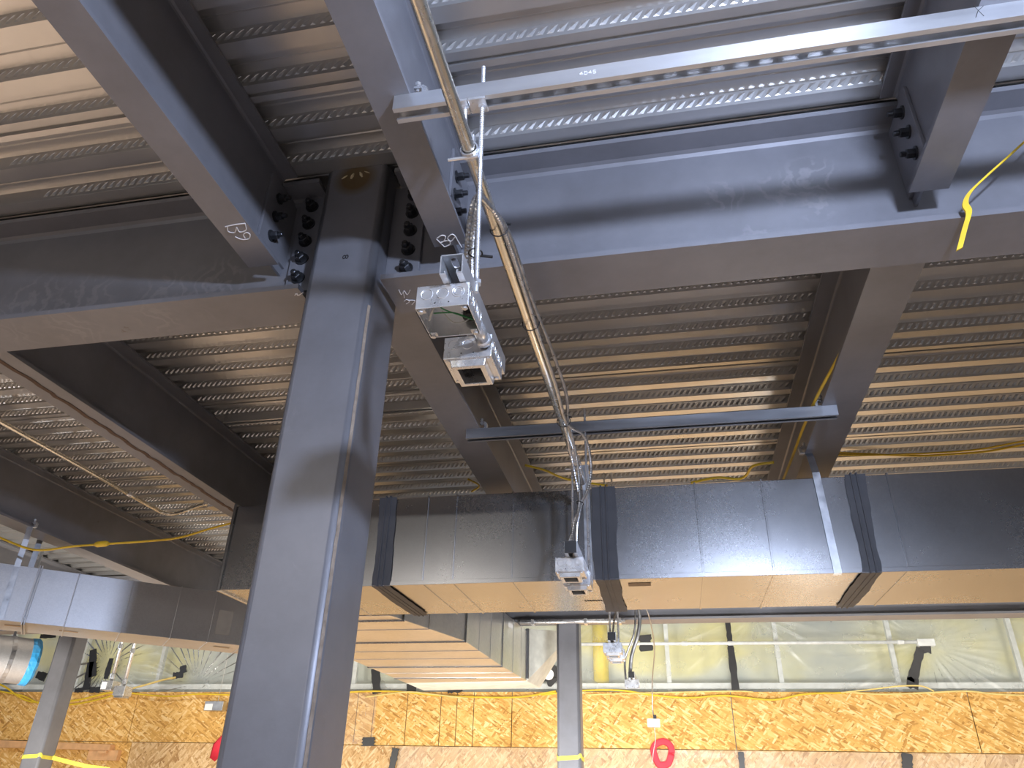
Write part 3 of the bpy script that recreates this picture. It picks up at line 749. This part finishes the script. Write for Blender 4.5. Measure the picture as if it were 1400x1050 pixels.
for s0 in (.02, .30, 1.18):
    a = A0+ud*s0+nd*.12-Vector((0, 0, .002)); b = A0+ud*(s0+.10)+nd*.12-Vector((0, 0, .002)); m = MB(); m.quad(a, b, b+nd*.04, a+nd*.04); m.obj('sticker', LABEL, ob)
p = A0-nd*.004
strap([(-3.680, 3.650, 2.936), (-3.675, 3.646, 2.86), A0+Vector((0, -.008, .30))+ud*.0, A0-nd*.006+Vector((0, 0, .0)), A0+nd*.02-Vector((0, 0, .004))], ud, .030, 'bright hanger strap on the slanting duct at far left', -nd)
beam_clamp(-3.66, 3.65, 2.931, 1, 'beam clamp above the strap at far left')
q = A0+ud*.04+nd*(OW+.006)
strap([q+Vector((.0, 0, .56)), q+Vector((0, 0, .30)), q+Vector((0, 0, 0))], ud, .032, 'dull strap behind the slanting duct', nd)
rod((-4.00, 3.56, 3.0), (-4.00, 3.56, 2.70), 'short rod stub above the slanting duct at the left edge')

# round spiral duct with a blue wrapped end
sd = empty('spiral_duct', (-5.6, 5.1, 2.43), 'round spiral duct at the left edge with a blue wrapped end', 'duct')
ax0, ax1 = Vector((-6.07, 3.60, 2.425)), Vector((-4.86, 5.24, 2.425)); rr = .165; m = MB()
n = 90; rad = []
P = [ax0.lerp(ax1, k/n) for k in range(n+1)]
m.tube(P, rr, 40, radii=[rr*(1.012 if k % 6 == 0 else 1.0) for k in range(n+1)]); m.obj('duct_body', DUCTDULL, sd, smooth=True)
d = (ax1-ax0).normalized()
m = MB(); m.tube([ax1-d*.035, ax1-d*.015, ax1+d*.012, ax1+d*.03, ax1+d*.034], rr, 32, radii=[rr*1.02, rr*1.04, rr*1.05, rr*.97, rr*.85])
for v in m.bm.verts:
    v.co += Vector((random.uniform(-.004, .004), 0, random.uniform(-.003, .003)))
o = m.obj('blue_wrap', BLUE, sd); o['label'] = 'blue plastic end wrap'
m = MB(); c = ax1-d*.16
u_ = d.orthogonal().normalized(); w_ = d.cross(u_); bm = m.bm; L = []
for k in range(33):
    a = 2*math.pi*k/32; v = (u_*math.cos(a)+w_*math.sin(a))*(rr*1.025); L.append([bm.verts.new(c+v-d*.014), bm.verts.new(c+v+d*.014)])
for a, b in zip(L, L[1:]): bm.faces.new((a[0], a[1], b[1], b[0]))
m.box(c.x-.012, c.x+.012, c.y-.002, c.y+.002, c.z+rr, 3.279)
tag(m.obj('duct_strap', GREYSTRAP, solid=.002), 'pale band strap around the spiral duct', 'strap')

# ------------------------------------------------------------------ left conduit, boxes
m = MB(); m.tube(catmull([(-3.268, 1.9, 3.215), (-3.268, 2.8, 3.215), (-3.262, 3.5, 3.21), (-3.262, 4.10, 3.205), (-3.235, 4.225, 3.20), (-3.15, 4.23, 3.20), (-2.95, 4.13, 3.20), (-2.815, 4.07, 3.20)], 8), .0125, 14)
c2 = tag(m.obj('conduit', EMT, smooth=True), 'thin conduit under the deck at left, bending toward a small box', 'conduit')
MB().tube([(-3.262, 3.86, 3.207), (-3.262, 3.92, 3.207)], .0165, 14).obj('coupling', ZINCM, c2, smooth=True)
lb = empty('junction_box', (-2.76, 4.12, 3.16), 'small box under the deck at the end of the left conduit', 'junction box')
MB().box(-2.83, -2.72, 4.02, 4.14, 3.17, 3.235).obj('body', ZINCM, lb, bevel=.003)
MB().box(-2.81, -2.74, 4.04, 4.12, 3.160, 3.17).obj('cover_plate', GREYSTRAP, lb, bevel=.002)
MB().tube([(-2.72, 4.08, 3.2), (-2.64, 4.10, 3.19)], .012, 12).obj('connector', BLACK, lb)
# pair of vertical conduits left of the foreground column
for i, (px, lab, bl) in enumerate(((166, 'left one of two upright conduits left of the foreground column', 'box with white label under the left upright conduit'), (184, 'right one of two upright conduits left of the foreground column', 'metal box under the right upright conduit'))):
    t = at(px, 880, y=6.3); zb = at(px, 938 if i == 0 else 945, y=6.3).z-.04
    m = MB(); m.cyl((t.x, 6.3, zb+.07), (t.x, 6.3, 3.277), .0155, 14)
    o = tag(m.obj('conduit', ZINCM, smooth=True), lab, 'conduit')
    for zz in (zb+.10, zb+.36): MB().cyl((t.x, 6.3, zz), (t.x, 6.3, zz+.04), .021, 12).obj('coupling', ZINCM, o)
    b_ = empty('junction_box', (t.x, 6.3, zb), bl, 'junction box')
    MB().box(t.x-.055, t.x+.055, 6.25, 6.36, zb, zb+.08).obj('body', ZINCM, b_, bevel=.003)
    if i == 0: MB().box(t.x-.05, t.x+.0, 6.246, 6.249, zb+.01, zb+.07).obj('paper_label', WHITE, b_)
    else: MB().box(t.x-.045, t.x+.045, 6.26, 6.35, zb-.015, zb).obj('device_ring', GREYSTRAP, b_, bevel=.002)
# box fixed to the OSB left of the foreground column
t = at(292, 965, y=8.30)
b_ = empty('junction_box', t, 'grey box with white label on the OSB just left of the foreground column', 'junction box')
MB().box(t.x-.115, t.x+.115, 8.30, 8.385, t.z-.05, t.z+.05).obj('body', GREYSTRAP, b_, bevel=.004)
MB().box(t.x-.105, t.x-.01, 8.296, 8.2995, t.z-.045, t.z+.02).obj('paper_label', WHITE, b_)
MB().tube([(t.x+.02, 8.34, t.z+.05), (t.x+.03, 8.34, t.z+.55)], .003, 6).obj('wire', WHITEW, b_)
# far conduit under the far girder, left of the far column
m = MB(); m.cyl((-1.128, 5.86, 2.782), (-.32, 5.86, 2.782), .016, 14)
o = tag(m.obj('conduit', ZINCM, smooth=True), 'horizontal conduit under the far girder crossing the far column', 'conduit')
for x in (-1.03, -.62, -.36): MB().box(x-.012, x+.012, 5.842, 5.925, 2.762, 2.801).obj('pipe_strap', ZINCM, o, bevel=.002)

# ------------------------------------------------------------------ back wall: OSB sheets, film, studs
YO = 8.40
up_edges = [-11.0, -8.43, -6.169, -3.627, -3.429, -3.233, -2.854, -2.473, -2.294, -2.107, -1.691, .563, 2.758, 5.02]
up_labels = ['far left beyond the frame', 'at the left edge behind the left column', 'left of the foreground column with a box on it', 'narrow first strip right of the foreground column', 'narrow second strip right of the foreground column',
             'between the second strip and the black tape patch', 'under the branch duct end, wide strip', 'narrow strip under the branch duct', 'narrowest strip next to the column side panel', 'left of the far column, medium strip',
             'behind the far column, above the red ring', 'right of the dangling white box', 'at the right edge']
for i, (a, b) in enumerate(zip(up_edges, up_edges[1:])):
    m = MB(); m.box(a+.004, b-.004, YO, YO+.012, 2.046, 2.575)
    tag(m.obj('osb_panel', OSB), 'upper OSB sheet '+up_labels[i], 'OSB panel', 'upper OSB sheets')
lo_edges = [-11.0, -6.1, -2.951, .593, 2.093, 5.02]
lo_labels = ['at the left edge with boards on it', 'left of the foreground column bottom', 'with the red ring, behind the far column', 'between two black tape marks at right', 'at the bottom right corner']
for i, (a, b) in enumerate(zip(lo_edges, lo_edges[1:])):
    m = MB(); m.box(a+.003, b-.003, YO-.004, YO+.010, 0.0, 2.040)
    tag(m.obj('osb_panel', OSB if i == 0 else OSBLOW), 'lower OSB sheet '+lo_labels[i], 'OSB panel', 'lower OSB sheets')

def film(x0, x1, z0, z1, y, nx, nz, foci, amp, material, label, seed):
    rnd = random.Random(seed); m = MB(); bm = m.bm
    ph = [(rnd.uniform(2, 14), rnd.uniform(-6, 6), rnd.uniform(0, 6.28), rnd.uniform(.15, .5)) for _ in range(12)]
    rows = []
    for j in range(nz+1):
        row = []
        for i in range(nx+1):
            x = x0+(x1-x0)*i/nx; z = z0+(z1-z0)*j/nz; d_ = 0
            for kx, kz, p_, w in ph: d_ += w*math.sin(kx*x+kz*z+p_)*.25
            for fx, fz, fr, cnt in foci:
                rx, rz = x-fx, z-fz; rr_ = math.hypot(rx, rz)+1e-4; a = math.atan2(rz, rx)
                fall = math.exp(-(rr_/fr)**2)
                s_ = math.sin(cnt*a+1.7*math.sin(3*a)+fx)
                d_ += 1.9*fall*(1-abs(s_))**2*min(1, rr_/.12)
            row.append(bm.verts.new((x, y-amp*d_, z)))
        rows.append(row)
    for r0, r1 in zip(rows, rows[1:]):
        for i in range(nx): bm.faces.new((r0[i], r0[i+1], r1[i+1], r1[i]))
    return tag(m.obj('plastic_sheet', material, smooth=True), label, 'plastic sheet')
film(-7.8, 4.4, 2.56, 3.50, 8.428, 1000, 72, [(2.50, 3.02, .75, 17), (-5.45, 2.66, .9, 15), (-.75, 3.3, .5, 9), (.9, 3.35, .8, 11), (-6.7, 2.9, .5, 12), (4.0, 3.2, .6, 13), (-3.6, 3.0, .5, 8)], .014, FILM, 'clear wrinkled plastic sheet taped over the wall above the OSB', 3)
film(-2.9, 5.0, 1.2, 2.035, 8.375, 320, 36, [(.6, 2.0, .5, 13), (2.1, 2.0, .5, 13), (-1.2, 1.7, .6, 9), (3.2, 1.9, .5, 11)], .008, FILMLOW, 'clear plastic sheet draped over the lower OSB', 5)
film(-3.66, -3.20, 2.05, 2.56, 8.385, 40, 36, [(-3.3, 2.2, .4, 11)], .007, FILMLOW, 'small plastic sheet over the narrow OSB strips by the foreground column', 8)
rail = tag(MB().box(-9.0, 5.0, 8.47, 8.50, 2.612, 2.668).obj('track_rail', WHITEMETAL), 'white horizontal metal track above the OSB', 'rail')
tag(MB().box(-9.0, 5.0, 8.62, 8.749, 2.40, 2.60).obj('sill_beam', simple('grey_sill', (.42, .46, .47), .6)), 'grey sill strip between the OSB and the white track', 'rail')
sx = [-8.27, -7.15, -6.05, -4.94, -3.55, -2.40, -1.15, -.035, 1.091, 2.20, 3.335, 4.45]
for k, x in enumerate(sx):
    o = MB().box(x-.022, x+.022, 8.505, 8.56, 0, 3.49).obj('wall_stud', WHITEMETAL)
    tag(o, 'white metal stud behind the plastic, %s' % ('beyond the left edge', 'near the left edge', 'left of the upright conduits', 'left of the foreground column', 'by the right side of the foreground column', 'behind the branch duct', 'left of the far column', 'behind the dangling cable', 'first right of the black strip', 'left of the black bracket', 'right of the black bracket', 'beyond the right edge')[k], 'stud', 'white wall studs')
for k, x in enumerate((.56, 1.66, 2.78)):
    tag(MB().box(x-.02, x+.02, 8.502, 8.55, 0, 2.611).obj('stud_stub', WHITEMETAL), 'short white stud end below the track, %s' % ('under the black strip', 'middle one at right', 'right of the black bracket')[k], 'stud')
o = MB().cyl((-.757, 8.64, 2.60), (-.757, 8.64, 3.5), .083, 24).obj('yellow_pipe', YPIPE, smooth=True); tag(o, 'thick yellow vertical pipe behind the plastic by the far column', 'pipe')
# foil duct behind the plastic left of the far column
m = MB(); P = [Vector((-1.25+.42*k/24, 8.60, 3.34+.16*(k/24))) for k in range(25)]
m.tube([Vector((-1.13, 8.61, 3.05+k*.02)) for k in range(24)], .10, 20, radii=[.10+random.uniform(-.012, .012) for _ in range(24)])
tag(m.obj('foil_duct', FOIL), 'crumpled foil duct behind the plastic left of the far column', 'duct')
# conduit running along the plastic
m = MB(); m.tube([(-1.45, 8.34, 3.046), (2.40, 8.34, 3.028)], .017, 12); o = tag(m.obj('conduit', WHITEMETAL, smooth=True), 'pale horizontal conduit across the plastic at right', 'conduit')
MB().box(2.40, 2.56, 8.31, 8.38, 2.985, 3.055).obj('end_box', WHITEMETAL, o, bevel=.006)
for x in (.15, .62, 2.25): MB().cyl((x-.03, 8.34, 3.039-.005*x), (x+.03, 8.34, 3.039-.005*x), .022, 12).obj('coupling', WHITEMETAL, o)

# black tape, brackets
def strip_thing(p, q, w, label, name='black_tape', cat='tape', material=BLACKTAPE, y=None, th=.012):
    p, q = Vector(p), Vector(q); d = (q-p).normalized(); sd_ = Vector((d.z, 0, -d.x)); n = 9; pts = [p.lerp(q, k/(n-1)) for k in range(n)]
    m = MB(); bm = m.bm; L = []
    for k, c in enumerate(pts):
        ww = w/2*random.uniform(.82, 1.15); L.append([bm.verts.new(c+sd_*a*ww+Vector((0, b, 0))) for a, b in ((-1, 0), (1, 0), (1, th), (-1, th))])
    for a, b in zip(L, L[1:]):
        for k in range(4): bm.faces.new((a[k], a[(k+1) % 4], b[(k+1) % 4], b[k]))
    bm.faces.new(L[0][::-1]); bm.faces.new(L[-1])
    return tag(m.obj(name, material), label, cat)
def blk(x0, y0, x1, y1, w, label, y=8.36, **k): return strip_thing(at(x0, y0, y=y), at(x1, y1, y=y), w, label, **k)
blk(994, 843, 999, 885, .055, 'black tape strip on the plastic at right, upper piece')
blk(999, 885, 1006, 943, .075, 'black tape strip on the plastic at right, lower piece down to the OSB')
o = empty('black_bracket', at(1255, 905, y=8.32), 'black slanting bracket below the conduit end on the plastic', 'bracket')
def childblk(x0, y0, x1, y1, w, nm, y=8.32):
    t_ = blk(x0, y0, x1, y1, w, '', y=y, name=nm); 
    for kk in ('label', 'category'): del t_[kk]
    t_.parent = o; t_.location = -Vector(o.location)
childblk(1259, 886, 1247, 932, .085, 'arm'); childblk(1258, 885, 1273, 887, .09, 'top_foot'); childblk(1240, 932, 1256, 936, .10, 'base_foot')
blk(1240, 1030, 1241, 1052, .09, 'black tape mark on the lower OSB near the bottom right', y=8.352)
blk(1013, 1028, 1015, 1052, .055, 'black tape mark on the lower OSB right of the red ring', y=8.352)
blk(541, 1023, 535, 1052, .075, 'black tape mark on the lower OSB right of the foreground column', y=8.352)
blk(513, 914, 515, 948, .09, 'black tape hanging from the branch duct edge to the OSB', y=8.36)
blk(563, 935, 562, 946, .12, 'black tape lump on the OSB top under the branch duct')
blk(612, 941, 632, 939, .10, 'black bundle of tape on the OSB top under the branch duct end')
blk(504, 1008, 503, 1020, .14, 'black tape patch on the OSB strips by the foreground column', y=8.37)
e = empty('black_fixture', at(756, 922, y=8.33), 'black fixture with white disc left of the far column', 'fixture'); o = e
childblk(746, 912, 762, 930, .20, 'body', y=8.33); childblk(755, 910, 757, 926, .07, 'bracket', y=8.31)
c = at(750, 922, y=8.30); MB().tube([c, c+Vector((0, .02, 0))], .055, 16).obj('white_disc', WHITE, e)
blk(881, 868, 884, 890, .13, 'black tape blob on the plastic behind the dangling cable', y=8.33)
for a, lab in (((127, 888, 126, 925, .09), 'black tape strip on the plastic between left column and upright conduits'), ((124, 905, 117, 943, .09), 'black tape strip left of the upright conduits, lower piece'), ((152, 900, 144, 928, .06), 'black tape strip touching the upright conduits'),
               ((250, 910, 250, 920, .08), 'black tape star centre on the plastic left of the foreground column'), ((236, 924, 250, 922, .07), 'black tape tail at the cable hole left of the foreground column'),
               ((102, 944, 113, 943, .05), 'short black tape at the OSB top right of the left column'), ((122, 943, 136, 943, .06), 'short black tape at the OSB top by the upright conduits'), ((50, 922, 62, 926, .09), 'black tape beside the blue wrapped duct end'), ((55, 870, 76, 869, .05), 'black tape above the blue wrapped duct end')):
    blk(*a, lab)

# red spray ring on the lower sheet and red blot behind the foreground column
c = at(906, 1030, y=8.352); m = MB()
m.tube([c+Vector((.085*math.cos(a)*(1+.12*math.sin(3*a)), 0, .115*math.sin(a)*(1+.1*math.sin(2*a+1)))) for a in [k*math.pi/16 for k in range(33)]], .032, 10)
for v in m.bm.verts: v.co.y = c.y+(v.co.y-c.y)*.08
tag(m.obj('red_paint_ring', RED, smooth=True), 'red spray-painted ring on the lower OSB right of the far column', 'paint mark')
c = at(300, 1022, y=8.385); m = MB(); m.tube([c+Vector((-.06, 0, -.12)), c, c+Vector((.05, 0, .14))], .07, 10, radii=[.04, .09, .03])
for v in m.bm.verts: v.co.y = c.y+(v.co.y-c.y)*.08
tag(m.obj('red_paint_blot', RED, smooth=True), 'red paint blot at the left edge of the foreground column', 'paint mark')
# boards on the wall at lower left
t0, t1 = at(-30, 1016, y=8.33), at(152, 1022, y=8.33)
tag(MB().hull([(t0.x, 8.31, t0.z-.04), (t1.x, 8.31, t1.z-.03), (t1.x, 8.39, t1.z-.03), (t0.x, 8.39, t0.z-.04)], [(t0.x, 8.31, t0.z+.04), (t1.x, 8.31, t1.z+.03), (t1.x, 8.39, t1.z+.03), (t0.x, 8.39, t0.z+.04)]).obj('lumber_board', LUMBER), 'long pine board across the OSB at lower left', 'board')
t0 = at(140, 1032, y=8.33)
tag(MB().box(t0.x-.19, t0.x+.19, 8.33, 8.39, t0.z-.055, t0.z+.05).obj('lumber_board', LUMBER, bevel=.003), 'short pine block below the long board at lower left', 'board')
t0 = at(140, 1029, y=8.29); tag(MB().box(t0.x-.06, t0.x+.05, 8.285, 8.31, t0.z-.005, t0.z+.02).obj('wood_scrap', LUMBER), 'small dark wood scrap between the two boards', 'board')

# ------------------------------------------------------------------ yellow cords and tapes
def cord(pts, r, label, m=YELLOW, n=8):
    mb = MB(); mb.tube(catmull(pts, n), r, 8); return tag(mb.obj('yellow_cord', m, smooth=True), label, 'cord')
def on(lst, **k): return [at(x, y, **k) for x, y in lst]
# flat yellow strap over the girder flange at upper right
p_ = on([(1640, 60), (1540, 95), (1440, 160), (1400, 195), (1375, 218), (1345, 245), (1325, 265), (1319, 280), (1324, 292), (1318, 315), (1311, 342)], y=1.535)
m = MB(); m.strip(catmull(p_, 6), (1, 0, .5), .017, .005, (0, -1, 0)); tag(m.obj('yellow_cord', YELLOW), 'flat yellow cord hanging over the lit girder at upper right', 'cord')
cord([Vector((.690, 2.16, 2.945))]+[Vector((x-.003, y, 2.95)) for x, y in ((.656, 2.314), (.640, 2.445), (.618, 2.683), (.606, 2.942))]+[Vector((.595, 3.3, 2.95)), Vector((.585, 3.6, 2.95))], .006, 'yellow cord lying along the right rear joist')
cord(on([(1700, 575), (1580, 592), (1480, 596), (1400, 608), (1350, 617), (1300, 621), (1250, 623), (1145, 619)], z=3.262), .006, 'yellow cord strung under the deck at right')
cord(on([(1640, 572), (1520, 592), (1420, 600), (1340, 614), (1280, 619), (1200, 622), (1145, 622)], z=3.25), .005, 'second thinner yellow cord under the deck at right')
cord(on([(1058, 632), (1030, 637), (1020, 650), (1008, 655), (980, 653), (945, 660)], z=3.10), .007, 'yellow cord looping behind the duct top left of the right joist')
cord(on([(718, 636), (745, 643), (775, 655), (830, 664)], z=3.10), .006, 'yellow cord behind the conduit end above the duct')
cord(on([(640, 655), (655, 664), (645, 672)], z=3.05), .005, 'short yellow cord end above the duct left of the middle joist')
cord(on([(-30, 722), (0, 735), (35, 749), (60, 752), (100, 747), (140, 744), (200, 740), (245, 735), (290, 722), (330, 712)], y=3.46), .006, 'yellow cord sagging across the left joists')
c = at(138, 744, y=3.45); tag(MB().tube([c-Vector((.035, 0, 0)), c-Vector((.02, 0, 0)), c+Vector((.03, 0, .002)), c+Vector((.045, 0, .002))], .015, 12, radii=[.011, .016, .016, .010]).obj('plug_connector', YELLOW, smooth=True), 'yellow plug connector midway on the left cord', 'plug')
wy = dict(y=8.33)
cord(on([(-30, 925), (5, 938), (25, 952), (48, 960), (100, 958), (150, 947), (180, 945)], **wy), 0.0112, 'yellow cord drooping on the OSB top at far left, upper')
cord(on([(-30, 936), (0, 945), (30, 951), (60, 963), (100, 963), (140, 955), (165, 947)], **wy), 0.0099, 'yellow cord drooping on the OSB top at far left, lower')
cord(on([(165, 946), (200, 950), (235, 952), (270, 949), (315, 950), (400, 951), (480, 946), (515, 945), (550, 946), (600, 951), (650, 953), (710, 953), (760, 945)], y=8.32), 0.0093, 'yellow cord along the OSB top behind the foreground column')
cord(on([(178, 942), (200, 936), (225, 929), (240, 926)], y=8.31), 0.0112, 'pale double cord rising to the taped hole left of the foreground column', PALEY)
cord(on([(500, 953), (530, 949), (560, 946), (590, 949), (640, 955)], y=8.31), 0.0081, 'pale cord crossing the yellow one under the branch duct', PALEY)
cord(on([(740, 950), (800, 944), (850, 944), (890, 950), (940, 954), (990, 951), (1040, 956), (1065, 956), (1100, 949), (1157, 947)], y=8.32), 0.0093, 'yellow cord along the OSB top right of the far column')
cord(on([(1150, 947), (1195, 942), (1230, 938), (1260, 938), (1277, 945)], y=8.31), 0.0068, 'pale cord rising to the black bracket foot', PALEY)
cord(on([(1157, 946), (1200, 949), (1250, 948), (1320, 945), (1360, 949), (1430, 952)], y=8.32), 0.0081, 'pale cord along the OSB top at the right edge', PALEY)
cord(on([(800, 950), (900, 947), (1000, 945), (1030, 946)], y=8.31), 0.0062, 'thin pale cord over the OSB top near the dangling box', PALEY)
def tapering(x0, x1, y0, y1, z, label):
    m = MB(); g = .003
    pr = rounded_rect(x0-g, x1+g, y0-g, y1+g, .026, 5); bm = m.bm; L = []
    for k, (x, y) in enumerate(pr+pr[:1]):
        dz = .012*math.sin(k*.7); L.append([bm.verts.new((x, y, z-.014+dz)), bm.verts.new((x, y, z+.014+dz))])
    for a, b in zip(L, L[1:]): bm.faces.new((a[0], a[1], b[1], b[0]))
    return tag(m.obj('caution_tape', TAPE, solid=.002), label, 'tape')
tapering(-.855, -.680, 5.92, 6.095, 1.852, 'yellow tape wrapped around the far column')
tapering(-5.29, -5.115, 5.92, 6.095, 1.800, 'yellow tape wrapped around the left column')
m = MB(); m.strip(on([(72, 1036), (95, 1042), (120, 1048), (150, 1052)], y=6.0), (0, 0, 1), .03, .002, (0, -1, 0)); tag(m.obj('caution_tape', TAPE), 'yellow tape stretched right from the left column', 'tape')

# ------------------------------------------------------------------ light
def area(name, loc, target, size, energy, col, sy=None, spread=180):
    l = bpy.data.lights.new(name, 'AREA'); l.energy = energy; l.color = col; l.size = size
    if sy: l.shape = 'RECTANGLE'; l.size_y = sy
    l.spread = math.radians(spread)
    o = bpy.data.objects.new(name, l); COL.objects.link(o); o.location = loc
    o.rotation_euler = (Vector(target)-Vector(loc)).to_track_quat('-Z', 'Y').to_euler(); return o
def lamp(loc, energy, col, r):
    l = bpy.data.lights.new('point_light', 'POINT'); l.energy = energy; l.color = col; l.shadow_soft_size = r
    o = bpy.data.objects.new('point_light', l); COL.objects.link(o); o.location = loc
lamp((.70, -.18, 2.60), 240, (.64, .74, 1.0), .06)         # lamp hung near the right joist, out of frame
lamp((-7.4, 6.4, 2.85), 22, (.82, .88, 1.0), .15)           # lamp of the next bay to the left
lamp((1.25, 6.9, .35), 34, (1.0, .96, .88), .12)           # lamp stand near the OSB wall
# unseen fills added below the view in the far bay, aimed at the OSB wall
for x, y, e in ((-4.6, 3.7, 105), (-1.7, 5.1, 50), (.9, 4.3, 48), (3.3, 4.3, 62)):
    area('low_fill', (x, y, 1.48), (x-.2, 8.4, 1.15), .6, e, (1.0, .95, .86), .4)
for x in (-5.5, -1.0, 3.2):
    area('strip_fill', (x, 6.75, 3.22), (x, 7.6, 1.6), 1.3, 14, (1.0, .95, .86), .12)  # overhead fills added out of sight to brighten the OSB
area('low_fill', (.4, 2.6, 1.35), (-.2, 8.4, 1.5), .5, 42, (.95, .96, 1.0), .4, 90)  # low fill added under the view for the far column front
lamp((-5.0, 2.3, 1.5), 13, (.92, .95, 1.0), .12)  # unseen fill added to brighten the slanting duct
# broad cool fill added behind the camera for column and duct fronts
area('front_fill', (0, -5.5, 1.7), (0, 0, 1.5), 9.0, 24, (.84, .90, 1.0), 3.0)
area('strip_fill', (-5.2, .5, 3.2), (-5.2, 2.6, 0), 1.4, 120, (1.0, .87, .76), .2, 110)  # off-frame fill added so the deck mirrors a brighter floor
# fill added behind the camera, bounced off the floor onto deck and beams
area('strip_fill', (-2.5, -2.5, 3.2), (-2.5, -2.0, 0), 1.4, 75, (1.0, .93, .85), .2)
w = bpy.data.worlds.new('world'); SC.world = w; w.use_nodes = True
w.node_tree.nodes['Background'].inputs[0].default_value = (.88, .91, 1.0, 1)
w.node_tree.nodes['Background'].inputs[1].default_value = .17

SC.view_settings.view_transform = 'Standard'
SC.view_settings.look = 'None'
SC.view_settings.exposure = 0.0
SC.view_settings.gamma = 1.0
SC.view_settings.use_curve_mapping = False
